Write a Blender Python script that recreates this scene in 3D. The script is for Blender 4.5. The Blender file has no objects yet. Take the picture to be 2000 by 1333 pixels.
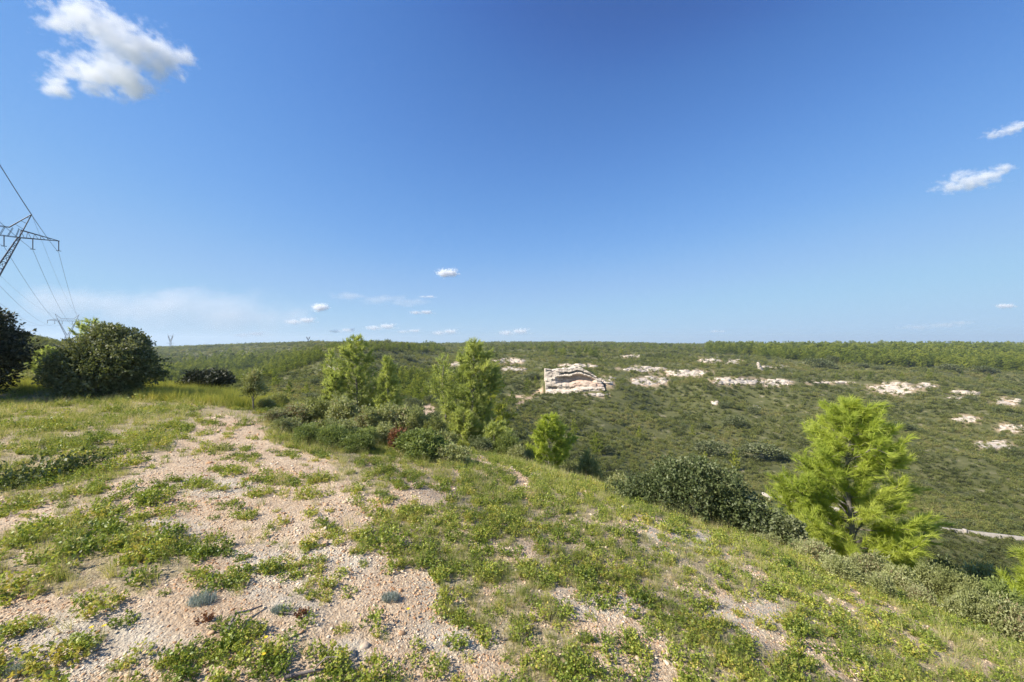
import bpy, math, random
import numpy as np
from mathutils import Vector, Matrix

# ------------------------------------------------------------------ camera, sky, sun, exposure
sc = bpy.context.scene
C = sc.collection
F = 760.0            # focal length in photo pixels (2000 wide)
CZ = 1.65            # eye height above the ground at the photographer's feet
cam_d = bpy.data.cameras.new('camera'); cam = bpy.data.objects.new('camera', cam_d); C.objects.link(cam)
cam_d.sensor_width = 36; cam_d.lens = 36*F/2000; cam_d.clip_start = 0.05; cam_d.clip_end = 30000
cam.location = (0, 0, CZ); cam.rotation_euler = (math.radians(90), 0, 0)
sc.camera = cam
SUN_EL = math.radians(41); SUN_AHEAD = math.radians(-14)      # sun on the left, a little ahead of the camera
sv = Vector((-math.cos(SUN_EL)*math.cos(SUN_AHEAD), math.cos(SUN_EL)*math.sin(SUN_AHEAD), math.sin(SUN_EL)))
w = bpy.data.worlds.new("World"); sc.world = w; w.use_nodes = True
nt = w.node_tree; bg = nt.nodes['Background']
sky = nt.nodes.new('ShaderNodeTexSky'); sky.sky_type = 'NISHITA'; sky.sun_disc = False
sky.sun_elevation = SUN_EL; sky.sun_rotation = math.atan2(sv.x, sv.y); sky.altitude = 300
sky.air_density = 1.0; sky.dust_density = 0.0; sky.ozone_density = 3.0
tint = nt.nodes.new('ShaderNodeMix'); tint.data_type = 'RGBA'; tint.blend_type = 'MULTIPLY'; tint.inputs[0].default_value = 1
tint.inputs[7].default_value = (.86, .98, 1.22, 1); nt.links.new(sky.outputs[0], tint.inputs[6])
K_ = 2.5/.2531      # soften the sky's range: deep blue overhead, pale but not burnt out at the horizon
tint.inputs[7].default_value = (.86/K_, .98/K_, 1.22/K_, 1)
cur = nt.nodes.new('ShaderNodeRGBCurve'); nt.links.new(tint.outputs[2], cur.inputs['Color'])
for ch, pts in enumerate(([(.143, .045), (.193, .085), (.39, .20), (.6, .305), (1.0, .385), (1.5, .43), (2.4, .45)], [(.30, .125), (.39, .225), (.8, .445), (1.2, .56), (1.6, .63), (2.4, .66)], [(.70, .36), (.9, .58), (1.35, .79), (1.9, .875), (2.4, .89)])):
    c_ = cur.mapping.curves[ch]; c_.points[1].location = (1, pts[-1][1]/2.5)
    for a_, b_ in pts: c_.points.new(a_/2.5, b_/2.5)
cur.mapping.extend = 'HORIZONTAL'; cur.mapping.update()
up_ = nt.nodes.new('ShaderNodeVectorMath'); up_.operation = 'SCALE'; up_.inputs['Scale'].default_value = K_; nt.links.new(cur.outputs[0], up_.inputs[0])
nt.links.new(up_.outputs[0], bg.inputs[0]); bg.inputs[1].default_value = 0.15
sd = bpy.data.lights.new('sun', 'SUN'); sun = bpy.data.objects.new('sun', sd); C.objects.link(sun)
sd.energy = 5.0; sd.angle = math.radians(0.55); sd.color = (1.0, 0.93, 0.82)
sun.rotation_euler = sv.to_track_quat('Z', 'Y').to_euler()
sc.view_settings.view_transform = 'Standard'; sc.view_settings.look = 'None'
sc.view_settings.exposure = 0.75; sc.view_settings.gamma = 1; sc.view_settings.use_curve_mapping = False
sc.cycles.max_bounces = 12; sc.cycles.diffuse_bounces = 2; sc.cycles.glossy_bounces = 1
sc.cycles.transmission_bounces = 3; sc.cycles.volume_bounces = 10; sc.cycles.transparent_max_bounces = 6
sc.cycles.use_denoising = True
try: sc.cycles.denoising_prefilter = 'FAST'
except Exception: pass

# ------------------------------------------------------------------ small helpers
def smooth(x, a, b):
    t = np.clip((x-a)/(b-a), 0, 1); return t*t*(3-2*t)
def hash2(ix, iy, s):
    h = (ix.astype(np.int64)*374761393 + iy.astype(np.int64)*668265263 + s*974634777) & 0xffffffff
    h = ((h ^ (h >> 13))*1274126177) & 0xffffffff
    return ((h ^ (h >> 16)) & 0xffffff)/float(0xffffff)
def vnoise(x, y, s=0):
    x = np.asarray(x, float); y = np.asarray(y, float)
    ix = np.floor(x); iy = np.floor(y); fx = x-ix; fy = y-iy
    fx = fx*fx*(3-2*fx); fy = fy*fy*(3-2*fy)
    a = hash2(ix, iy, s); b = hash2(ix+1, iy, s); c = hash2(ix, iy+1, s); d = hash2(ix+1, iy+1, s)
    return (a*(1-fx)+b*fx)*(1-fy)+(c*(1-fx)+d*fx)*fy
def fbm(x, y, s=0, o=4):
    t = 0; a = 1; n = 0
    for k in range(o):
        t = t+a*vnoise(np.asarray(x)*2**k+17.3*k, np.asarray(y)*2**k-9.1*k, s+k); n += a; a *= .5
    return t/n
def inpoly(px, py, poly):
    ins = np.zeros(np.shape(px), bool); n = len(poly)
    for i in range(n):
        x0, y0 = poly[i]; x1, y1 = poly[(i+1) % n]
        c = ((y0 > py) != (y1 > py)) & (px < (x1-x0)*(py-y0)/((y1-y0) if y1 != y0 else 1e-9)+x0)
        ins ^= c
    return ins

# ------------------------------------------------------------------ terrain height
EDGE = [(-70, 110), (-24, 30), (-15, 17), (-8.5, 11.5), (-5, 8), (-3.2, 6.6), (-.9, 6.3), (1.4, 5.4), (3.2, 4.5), (4.6, 3.0), (7, 0), (13, -9)]
def edge_dist(x, y):       # signed distance past the shoulder of the hill, positive on the valley side
    best = np.full(np.shape(x), 1e9); sg = np.ones(np.shape(x))
    for (x0, y0), (x1, y1) in zip(EDGE[:-1], EDGE[1:]):
        dx, dy = x1-x0, y1-y0; L2 = dx*dx+dy*dy
        t = np.clip(((x-x0)*dx+(y-y0)*dy)/L2, 0, 1)
        d = np.hypot(x-x0-t*dx, y-y0-t*dy)
        s = np.where(dx*(y-y0)-dy*(x-x0) > 0, 1., -1.)
        m = d < best-1e-6
        best = np.where(m, d, best); sg = np.where(m, s, sg)
    return best*sg
# distant relief: for each bearing (photo column) the row at which the ground lies at each distance
COLS = {
 -900: [(16,752),(30,735),(60,712),(140,655),(300,650),(600,655),(1000,662),(1800,687),(3000,690)],
 -300: [(16,752),(20,744),(30,733),(50,715),(80,685),(140,650),(300,655),(600,662),(1000,665),(1800,687),(3000,690)],
 0:   [(16,752),(20,744),(30,735),(50,718),(80,690),(140,652),(200,668),(420,683),(600,672),(1000,672),(1800,687),(3000,690)],
 130: [(16,754),(20,748),(30,740),(50,725),(80,703),(140,668),(200,684),(420,684),(600,676),(1000,676),(1800,687),(3000,690)],
 250: [(16,758),(20,756),(30,752),(60,745),(100,742),(160,728),(260,705),(420,690),(600,683),(1000,682),(1800,685),(3000,688)],
 330: [(16,764),(20,768),(30,785),(60,775),(100,768),(160,750),(260,718),(420,695),(600,683),(800,680),(1000,681),(1800,685),(3000,688)],
 420: [(16,775),(20,785),(30,800),(50,790),(80,780),(120,770),(200,750),(300,716),(450,690),(600,677),(1000,677),(1800,685),(3000,688)],
 500: [(16,785),(25,812),(40,800),(60,782),(80,766),(105,745),(125,738),(160,748),(220,740),(300,712),(450,688),(600,674),(1000,675),(1800,685),(3000,688)],
 600: [(16,795),(25,818),(40,808),(60,788),(80,767),(105,737),(140,705),(170,696),(210,692),(280,682),(400,674),(520,669),(700,672),(1800,685),(3000,688)],
 700: [(16,815),(25,830),(40,822),(60,795),(80,767),(105,735),(140,700),(170,686),(210,676),(280,669),(360,676),(520,674),(700,673),(1800,677),(3000,680)],
 790: [(16,840),(25,855),(40,832),(50,812),(60,798),(80,777),(105,755),(140,722),(170,702),(210,686),(280,672),(340,673),(520,675),(700,674),(1800,677),(3000,680)],
 870: [(16,865),(25,880),(35,850),(45,822),(55,800),(80,783),(105,768),(140,748),(170,728),(210,708),(280,691),(400,681),(600,676),(900,673),(1800,677),(3000,680)],
 950: [(16,905),(25,912),(35,895),(45,870),(60,838),(80,800),(105,772),(130,752),(150,738),(180,719),(220,702),(300,688),(400,680),(600,674),(900,671),(1800,677),(3000,680)],
 1050:[(16,930),(25,950),(35,955),(50,925),(65,885),(80,848),(100,805),(120,776),(140,750),(155,732),(180,714),(220,702),(300,688),(400,680),(600,673),(900,670),(1800,671),(3000,674)],
 1180:[(16,965),(25,985),(35,992),(50,965),(62,925),(78,880),(95,836),(115,796),(122,768),(129,748),(138,738),(150,729),(190,713),(240,700),(320,687),(450,678),(650,672),(900,671),(1800,671),(3000,674)],
 1320:[(16,1005),(25,1040),(40,1040),(52,1005),(62,958),(78,905),(95,862),(115,816),(130,785),(145,756),(160,736),(190,715),(240,703),(320,692),(450,683),(650,677),(900,674),(1800,671),(3000,674)],
 1500:[(16,1055),(22,1078),(30,1090),(40,1075),(50,1038),(60,978),(68,952),(80,905),(95,868),(115,824),(130,793),(145,763),(160,742),(190,722),(240,708),(320,696),(450,686),(650,679),(900,675),(1800,671),(3000,674)],
 1700:[(16,1100),(22,1122),(30,1125),(40,1088),(48,1045),(57,998),(65,965),(80,912),(95,870),(115,825),(130,795),(145,768),(160,748),(190,727),(240,711),(320,698),(450,688),(650,680),(900,676),(1800,671),(3000,674)],
 2000:[(12,1160),(18,1165),(25,1162),(35,1148),(43,1110),(50,1055),(60,1000),(75,936),(95,878),(115,835),(130,808),(145,784),(160,765),(190,738),(240,716),(320,701),(450,690),(650,682),(900,677),(1800,671),(3000,674)],
 2600:[(12,1160),(18,1165),(25,1162),(35,1148),(43,1110),(50,1062),(60,1005),(75,940),(95,885),(115,840),(130,812),(145,788),(160,770),(190,742),(240,720),(320,704),(450,692),(650,683),(900,677),(1800,671),(3000,674)],
}
LD = np.linspace(math.log(12), math.log(3000), 160)
PXG = np.arange(-900, 2601, 25.0)
_ck = sorted(COLS)
_rows = np.array([np.interp(LD, [math.log(a) for a, b in COLS[k]], [b for a, b in COLS[k]]) for k in _ck])
RELIEF = np.array([np.interp(PXG, _ck, _rows[:, j]) for j in range(len(LD))]).T
for _ in range(2):
    R2 = RELIEF.copy(); R2[1:-1] = (RELIEF[:-2]+2*RELIEF[1:-1]+RELIEF[2:])/4
    R2[:, 1:-1] = (R2[:, :-2]+2*R2[:, 1:-1]+R2[:, 2:])/4; RELIEF = R2
def far_z(x, y):
    r = np.hypot(x, y); yy = np.maximum(y, r*0.38)       # beyond the view the outermost bearing carries on round
    px = np.clip(1000+F*x/np.maximum(yy, 1e-6), -900, 2599.9)
    a = (px+900)/25.0; i = np.clip(a.astype(int), 0, len(PXG)-2); fa = a-i
    l = np.clip((np.log(np.maximum(yy, 12.0))-LD[0])/(LD[1]-LD[0]), 0, len(LD)-1.001); j = l.astype(int); fl = l-j
    P = (RELIEF[i, j]*(1-fa)+RELIEF[i+1, j]*fa)*(1-fl)+(RELIEF[i, j+1]*(1-fa)+RELIEF[i+1, j+1]*fa)*fl
    return CZ-(P-666.5)/F*yy
def H(x, y, fine=True):
    x = np.asarray(x, float); y = np.asarray(y, float)
    s = edge_dist(x, y); r = np.hypot(x, y)
    sp = 1.2*np.log1p(np.exp(np.clip((x+1.5)/1.2, -30, 30)))
    z0 = -0.115*np.minimum(sp, 9)
    ss = 1.5*np.log1p(np.exp(np.clip((s-.6)/1.5, -30, 30)))
    near = z0-(.33+.13*smooth(x, -2, 4))*ss-0.006*np.maximum(r-8, 0)*(x < 0)
    wt = np.maximum(smooth(s, 6, 24), smooth(r, 16, 32))
    back = smooth(-y/np.maximum(r, 1e-6), .35, .8)       # behind the photographer the plateau carries on
    f = far_z(x, y)*(1-back)+back*(-0.004*r)
    z = near*(1-wt)+f*wt
    qx = 1000+F*x/np.maximum(y, 1); qy = np.interp(qx, [1069, 1181], [133, 128])    # the block of rock behind the quarry face
    qm = smooth(qx, 1052, 1069)*(1-smooth(qx, 1178, 1230))*smooth(y-qy, np.interp(qx, [1058, 1070, 1176, 1184], [.2, 5.2, 5.2, 1]), np.interp(qx, [1058, 1070, 1176, 1184], [2.5, 6.5, 6.5, 4]))*(1-smooth(y, 175, 195))
    z = np.where(y > 100, z+np.maximum(CZ-(np.interp(qx, [1069, 1140, 1168, 1185, 1215], [722, 721, 731, 741, 741])-.13*(y-qy)-666.5)/F*y-z, 0)*qm, z)
    amp = smooth(r, 20, 120)
    z = z+amp*((fbm(x/16, y/16, 5, 3)-.5)*2.2+(vnoise(x/5, y/5, 9)-.5)*.5+(1-np.abs(2*fbm(x/45, y/45, 15, 2)-1)-.8)*5*smooth(y, 60, 130))*np.clip(1.5-r/900, .2, 1)
    if fine:
        k = 1-smooth(r, 12, 30)
        z = z+k*((fbm(x/1.6, y/1.6, 21, 3)-.5)*.13+(fbm(x*2.2, y*2.2, 31, 3)-.5)*.045)
    return z
def h(x, y): return float(H(np.array([x]), np.array([y]))[0])
def project(x, y, z):
    yy = np.maximum(y, .01); return 1000+F*x/yy, 666.5-F*(z-CZ)/yy
_HY = np.exp(np.linspace(math.log(1.7), math.log(1500), 1400))
def hit(px, py, ymin=1.7):       # ground point seen at a photo pixel, no nearer than ymin
    ys = _HY[_HY >= ymin]; xs = (px-1000)/F*ys
    d = CZ-(py-666.5)/F*ys-H(xs, ys)
    k = np.where(d <= 0)[0]
    i = k[0] if len(k) else len(ys)-1
    return float(xs[i]), float(ys[i]), float(H(xs[i:i+1], ys[i:i+1])[0])

# ------------------------------------------------------------------ materials
def new_mat(name):
    m = bpy.data.materials.new(name); m.use_nodes = True; n = m.node_tree.nodes
    return m, m.node_tree, n, n['Principled BSDF'], n['Material Output']
def noise_node(t, scale, detail=4, vec=None, rough=.55):
    n = t.nodes.new('ShaderNodeTexNoise'); n.inputs['Scale'].default_value = scale
    n.inputs['Detail'].default_value = detail; n.inputs['Roughness'].default_value = rough
    if vec is not None: t.links.new(vec, n.inputs['Vector'])
    return n
def ramp_node(t, src, stops):
    r = t.nodes.new('ShaderNodeValToRGB'); e = r.color_ramp.elements
    while len(e) < len(stops): e.new(.5)
    for k, (p, c) in enumerate(stops): e[k].position = p; e[k].color = (*c, 1)
    t.links.new(src, r.inputs[0]); return r
def math_node(t, op, a, b=None, clamp=False):
    n = t.nodes.new('ShaderNodeMath'); n.operation = op; n.use_clamp = clamp
    for k, v in enumerate((a, b)):
        if v is None: continue
        if isinstance(v, (int, float)): n.inputs[k].default_value = v
        else: t.links.new(v, n.inputs[k])
    return n.outputs[0]
def mix_col(t, fac, a, b, mode='MIX'):
    n = t.nodes.new('ShaderNodeMix'); n.data_type = 'RGBA'; n.blend_type = mode
    for s, v in ((n.inputs[0], fac), (n.inputs[6], a), (n.inputs[7], b)):
        if isinstance(v, (int, float)): s.default_value = v
        elif isinstance(v, tuple): s.default_value = (*v, 1)
        else: t.links.new(v, s)
    return n.outputs[2]
def leaf_mat(name, stops, trans=.35, rough=.5, spec=.3, patch=.12, patch_amt=.5, tcol=None, inst=0.0):
    """foliage: colour from the per-sprig value 'v' plus broad patches over the ground"""
    m, t, n, p, out = new_mat(name)
    at = n.new('ShaderNodeAttribute'); at.attribute_name = 'v'
    geo = n.new('ShaderNodeNewGeometry')
    nz = noise_node(t, patch, 3, geo.outputs['Position'])
    f = math_node(t, 'MULTIPLY', math_node(t, 'SUBTRACT', nz.outputs['Fac'], .5), patch_amt*3)
    f = math_node(t, 'ADD', at.outputs['Fac'], f)
    if inst:
        oi = n.new('ShaderNodeObjectInfo')
        f = math_node(t, 'ADD', f, math_node(t, 'MULTIPLY', math_node(t, 'SUBTRACT', oi.outputs['Random'], .5), inst))
    r = ramp_node(t, math_node(t, 'ADD', f, 0, True), stops)
    t.links.new(r.outputs[0], p.inputs['Base Color'])
    p.inputs['Roughness'].default_value = rough; p.inputs['Specular IOR Level'].default_value = spec
    tr = n.new('ShaderNodeBsdfTranslucent')
    tc = mix_col(t, 1.0, r.outputs[0], tcol or (1.0, 1.0, .55), 'MULTIPLY'); t.links.new(tc, tr.inputs[0])
    mx = n.new('ShaderNodeMixShader'); mx.inputs[0].default_value = trans
    t.links.new(p.outputs[0], mx.inputs[1]); t.links.new(tr.outputs[0], mx.inputs[2]); t.links.new(mx.outputs[0], out.inputs[0])
    return m
def plain_mat(name, stops, scale=4, rough=.85, metallic=0, bump=0, bscale=None, spec=.3):
    m, t, n, p, out = new_mat(name)
    tc = n.new('ShaderNodeTexCoord'); nz = noise_node(t, scale, 6, tc.outputs['Object'])
    r = ramp_node(t, nz.outputs['Fac'], stops); t.links.new(r.outputs[0], p.inputs['Base Color'])
    p.inputs['Roughness'].default_value = rough; p.inputs['Metallic'].default_value = metallic
    p.inputs['Specular IOR Level'].default_value = spec
    if bump:
        b = n.new('ShaderNodeBump'); b.inputs['Distance'].default_value = bump
        n2 = noise_node(t, bscale or scale*3, 6, tc.outputs['Object']); t.links.new(n2.outputs['Fac'], b.inputs['Height'])
        t.links.new(b.outputs[0], p.inputs['Normal'])
    return m
M = {}
M['bark'] = plain_mat('bark', [(.3, (.13, .11, .09)), (.7, (.30, .27, .23))], 9, bump=.01)
M['twig'] = plain_mat('twig', [(.3, (.13, .10, .085)), (.7, (.30, .26, .23))], 14)
M['pine_bright'] = leaf_mat('pine_bright', [(0, (.29, .37, .07)), (.5, (.48, .56, .09)), (1, (.62, .67, .15))], .58, .5, .25, .5, .25)
M['pine_mid'] = leaf_mat('pine_mid', [(0, (.25, .31, .09)), (.5, (.44, .50, .16)), (1, (.58, .61, .24))], .6, .5, .25, .3, .3)
M['pine_far'] = leaf_mat('pine_far', [(0, (.13, .175, .035)), (.5, (.28, .335, .055)), (1, (.46, .48, .09))], .5, .6, .15, .03, .5, inst=.7)
M['oak_dark'] = leaf_mat('oak_dark', [(0, (.07, .09, .035)), (.5, (.155, .18, .07)), (1, (.30, .31, .17))], .33, .5, .3, .6, .3)
M['oak_dusky'] = leaf_mat('oak_dusky', [(0, (.022, .028, .014)), (.55, (.05, .06, .028)), (1, (.12, .125, .075))], .18, .5, .35, .6, .3)
M['kermes'] = leaf_mat('kermes', [(0, (.045, .062, .02)), (.4, (.105, .135, .045)), (.75, (.19, .22, .09)), (1, (.32, .34, .19))], .28, .5, .3, .8, .3)
M['scrub'] = leaf_mat('scrub', [(0, (.065, .075, .03)), (.3, (.145, .165, .055)), (.55, (.225, .25, .076)), (.8, (.31, .33, .095)), (1, (.34, .30, .13))], .45, .8, .1, .04, .85, inst=.5)
M['greygreen'] = leaf_mat('greygreen', [(0, (.18, .20, .07)), (.5, (.33, .35, .13)), (.85, (.48, .49, .26)), (1, (.28, .21, .12))], .35, .7, .15, .7, .4, inst=.4)
M['low_green'] = leaf_mat('low_green', [(0, (.11, .165, .028)), (.35, (.26, .325, .05)), (.7, (.43, .465, .08)), (1, (.56, .46, .10))], .35, .45, .35, .9, .45, inst=.6)
M['grass'] = leaf_mat('grass', [(0, (.20, .26, .05)), (.4, (.38, .40, .10)), (.7, (.57, .52, .22)), (1, (.70, .60, .36))], .35, .6, .2, .7, .5, inst=.8)
M['grass_yellow'] = leaf_mat('grass_yellow', [(0, (.20, .26, .05)), (.5, (.40, .41, .09)), (1, (.58, .51, .14))], .4, .6, .2, .5, .4, inst=.7)
M['green_bush'] = leaf_mat('green_bush', [(0, (.10, .13, .035)), (.5, (.22, .27, .075)), (1, (.36, .41, .14))], .4, .55, .25, .8, .35)
M['lavender'] = leaf_mat('lavender', [(0, (.24, .28, .25)), (1, (.45, .50, .47))], .2, .7, .2, 3, .3)
M['red_leaf'] = leaf_mat('red_leaf', [(0, (.10, .045, .025)), (.6, (.24, .10, .05)), (1, (.34, .19, .09))], .35, .5, .3, 3, .3)
M['flower'] = plain_mat('flower', [(.3, (.75, .5, .02)), (.7, (.85, .65, .05))], 9)
M['steel'] = plain_mat('galvanised_steel', [(.3, (.075, .075, .09)), (.7, (.14, .14, .16))], 1.5, .6, .3)
M['steel_pale'] = plain_mat('weathered_steel', [(.3, (.16, .16, .18)), (.7, (.26, .26, .28))], 1.5, .6, .3)
M['wire'] = plain_mat('wire', [(.3, (.08, .08, .1)), (.7, (.12, .12, .14))], 1.5, .6, .3)
M['insulator'] = plain_mat('insulator', [(.3, (.06, .05, .06)), (.7, (.10, .08, .08))], 5, .3)
M['concrete'] = plain_mat('concrete', [(.3, (.34, .30, .25)), (.7, (.52, .47, .40))], .8, .9, bump=.02)
M['stone'] = plain_mat('stone', [(.3, (.34, .25, .17)), (.5, (.50, .40, .29)), (.7, (.66, .56, .44))], 3, .9, bump=.01, bscale=20)

def rock_mat():
    m, t, n, p, out = new_mat('limestone')
    geo = n.new('ShaderNodeNewGeometry'); pos = geo.outputs['Position']
    mp = n.new('ShaderNodeMapping'); t.links.new(pos, mp.inputs[0]); mp.inputs['Scale'].default_value = (.5, .5, 1.9)
    a = noise_node(t, 1.0, 8, mp.outputs[0], .65); b = noise_node(t, .5, 6, pos)
    r = ramp_node(t, a.outputs['Fac'], [(.32, (.30, .245, .19)), (.44, (.52, .44, .345)), (.62, (.69, .61, .495))])
    r2 = ramp_node(t, b.outputs['Fac'], [(.42, (0, 0, 0)), (.68, (.55, .55, .55))])
    col = mix_col(t, r2.outputs[0], r.outputs[0], (.36, .30, .26))
    at = n.new('ShaderNodeAttribute'); at.attribute_name = 'red'
    col = mix_col(t, math_node(t, 'MULTIPLY', at.outputs['Fac'], math_node(t, 'ADD', b.outputs['Fac'], .1), True), col, (.55, .25, .13))
    t.links.new(col, p.inputs['Base Color']); p.inputs['Roughness'].default_value = .95; p.inputs['Specular IOR Level'].default_value = .1
    bp = n.new('ShaderNodeBump'); bp.inputs['Distance'].default_value = .25; t.links.new(a.outputs['Fac'], bp.inputs['Height']); t.links.new(bp.outputs[0], p.inputs['Normal'])
    return m
M['rock'] = rock_mat()

def ground_mat():
    m, t, n, p, out = new_mat('ground_soil')
    geo = n.new('ShaderNodeNewGeometry'); pos = geo.outputs['Position']
    A = lambda s: (lambda q: (setattr(q, 'attribute_name', s), q)[1].outputs['Fac'])(n.new('ShaderNodeAttribute'))
    bare, white, far = A('bare'), A('white'), A('far')
    big = noise_node(t, .9, 5, pos); mid = noise_node(t, 5, 6, pos, .65); fine = noise_node(t, 38, 5, pos, .7)
    vo = n.new('ShaderNodeTexVoronoi'); vo.inputs['Scale'].default_value = 60; t.links.new(pos, vo.inputs['Vector'])
    vo2 = n.new('ShaderNodeTexVoronoi'); vo2.inputs['Scale'].default_value = 15; t.links.new(pos, vo2.inputs['Vector'])
    tone = math_node(t, 'ADD', math_node(t, 'MULTIPLY', big.outputs['Fac'], .5), math_node(t, 'MULTIPLY', mid.outputs['Fac'], .5))
    soil = ramp_node(t, tone, [(.36, (.46, .30, .17)), (.47, (.62, .46, .295)), (.60, (.74, .59, .41))]).outputs[0]
    peb = ramp_node(t, vo.outputs['Color'], [(0, (.38, .24, .14)), (.5, (.64, .48, .32)), (1, (.82, .70, .53))]).outputs[0]
    soil = mix_col(t, .5, soil, peb)
    wcol = ramp_node(t, mid.outputs['Fac'], [(.35, (.48, .39, .28)), (.6, (.70, .61, .47))]).outputs[0]
    wm = math_node(t, 'MULTIPLY', white, math_node(t, 'MULTIPLY', math_node(t, 'SUBTRACT', math_node(t, 'ADD', mid.outputs['Fac'], .25), .45), 4, True), True)
    soil = mix_col(t, wm, soil, wcol)
    litter = ramp_node(t, fine.outputs['Fac'], [(.35, (.20, .16, .08)), (.5, (.38, .32, .18)), (.68, (.60, .52, .35))]).outputs[0]
    litter = mix_col(t, math_node(t, 'MULTIPLY', big.outputs['Fac'], .55), litter, soil)
    col = mix_col(t, bare, litter, soil)
    sc2 = noise_node(t, .35, 5, pos)
    farc = ramp_node(t, sc2.outputs['Fac'], [(.35, (.085, .092, .032)), (.6, (.13, .13, .052)), (.78, (.34, .29, .19))]).outputs[0]
    rub = ramp_node(t, mid.outputs['Fac'], [(.4, (.42, .29, .18)), (.6, (.66, .50, .35))]).outputs[0]
    farc = mix_col(t, bare, farc, rub)
    col = mix_col(t, far, col, farc)
    t.links.new(col, p.inputs['Base Color']); p.inputs['Roughness'].default_value = .95; p.inputs['Specular IOR Level'].default_value = .1
    hh = math_node(t, 'ADD', math_node(t, 'MULTIPLY', vo.outputs['Distance'], -.25), math_node(t, 'MULTIPLY', fine.outputs['Fac'], .8))
    hh = math_node(t, 'ADD', hh, math_node(t, 'MULTIPLY', mid.outputs['Fac'], 1.6))
    bp = n.new('ShaderNodeBump'); bp.inputs['Distance'].default_value = .05; bp.inputs['Strength'].default_value = 1
    t.links.new(hh, bp.inputs['Height']); t.links.new(bp.outputs[0], p.inputs['Normal'])
    return m
M['ground'] = ground_mat()

# ------------------------------------------------------------------ mesh builders
class Geo:
    """collects vertices, faces and a per-vertex value into one mesh"""
    def __init__(s): s.v = []; s.f = []; s.a = []; s.n = 0
    def add(s, v, f, a=.5):
        v = np.asarray(v, float).reshape(-1, 3); f = np.asarray(f, int)
        s.v.append(v); s.f.append(f+s.n); s.a.append(np.broadcast_to(np.asarray(a, float), (len(v),))); s.n += len(v)
    def mesh(s, name, mat, attr='v', smooth_=False):
        me = bpy.data.meshes.new(name); V = np.concatenate(s.v) if s.v else np.zeros((0, 3))
        me.vertices.add(len(V)); me.vertices.foreach_set('co', V.ravel())
        idx = np.concatenate([f.ravel() for f in s.f]); tot = np.concatenate([np.full(len(f), f.shape[1]) for f in s.f])
        me.loops.add(len(idx)); me.loops.foreach_set('vertex_index', idx)
        me.polygons.add(len(tot)); me.polygons.foreach_set('loop_start', np.concatenate([[0], np.cumsum(tot)[:-1]])); me.polygons.foreach_set('loop_total', tot)
        if smooth_: me.polygons.foreach_set('use_smooth', np.ones(len(tot), bool))
        a = me.attributes.new(attr, 'FLOAT', 'POINT'); a.data.foreach_set('value', np.concatenate(s.a))
        me.materials.append(mat); me.update(); return me
def ob(name, me, parent=None, loc=None, label=None, cat=None, group=None, kind=None):
    o = bpy.data.objects.new(name, me); C.objects.link(o)
    if parent is not None: o.parent = parent
    if loc is not None: o.location = loc
    for k, v in (('label', label), ('category', cat), ('group', group), ('kind', kind)):
        if v: o[k] = v
    return o
def unit(a): return a/np.maximum(np.linalg.norm(a, axis=-1, keepdims=True), 1e-9)
def leaves(g, rng, c, d, nrm, L, W, v):
    """diamond leaves: centre c, long axis d, facing nrm"""
    d = unit(d); s = unit(np.cross(d, nrm)); L = np.asarray(L)[:, None]; W = np.asarray(W)[:, None]
    n2 = unit(np.cross(s, d))
    P = np.stack([c, c+d*L*.45+s*W*.5+n2*W*.12, c+d*L, c+d*L*.45-s*W*.5+n2*W*.12], 1)
    k = len(c); g.add(P.reshape(-1, 3), np.arange(4*k).reshape(k, 4), np.repeat(v, 4))
def blades(g, rng, c, d, L, W, v):
    d = unit(d); s = unit(np.cross(d, rng.normal(size=d.shape))); L = np.asarray(L)[:, None]; W = np.asarray(W)[:, None]
    P = np.stack([c-s*W*.5, c+s*W*.5, c+d*L], 1)
    k = len(c); g.add(P.reshape(-1, 3), np.arange(3*k).reshape(k, 3), np.repeat(v, 3))
def tube(g, pts, rad, n=5, a=.5):
    pts = [Vector(p) for p in pts]; m = len(pts); V = []
    for i, p in enumerate(pts):
        d = (pts[min(i+1, m-1)]-pts[max(i-1, 0)]).normalized()
        u = d.orthogonal().normalized(); w_ = d.cross(u)
        for k in range(n):
            an = 2*math.pi*k/n; V.append(p+(u*math.cos(an)+w_*math.sin(an))*rad[i])
    F_ = [(i*n+k, i*n+(k+1) % n, (i+1)*n+(k+1) % n, (i+1)*n+k) for i in range(m-1) for k in range(n)]
    g.add([tuple(v) for v in V], F_, a)
def bar(g, a, b, r, n=4): tube(g, [a, b], [r, r], n)

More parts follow.
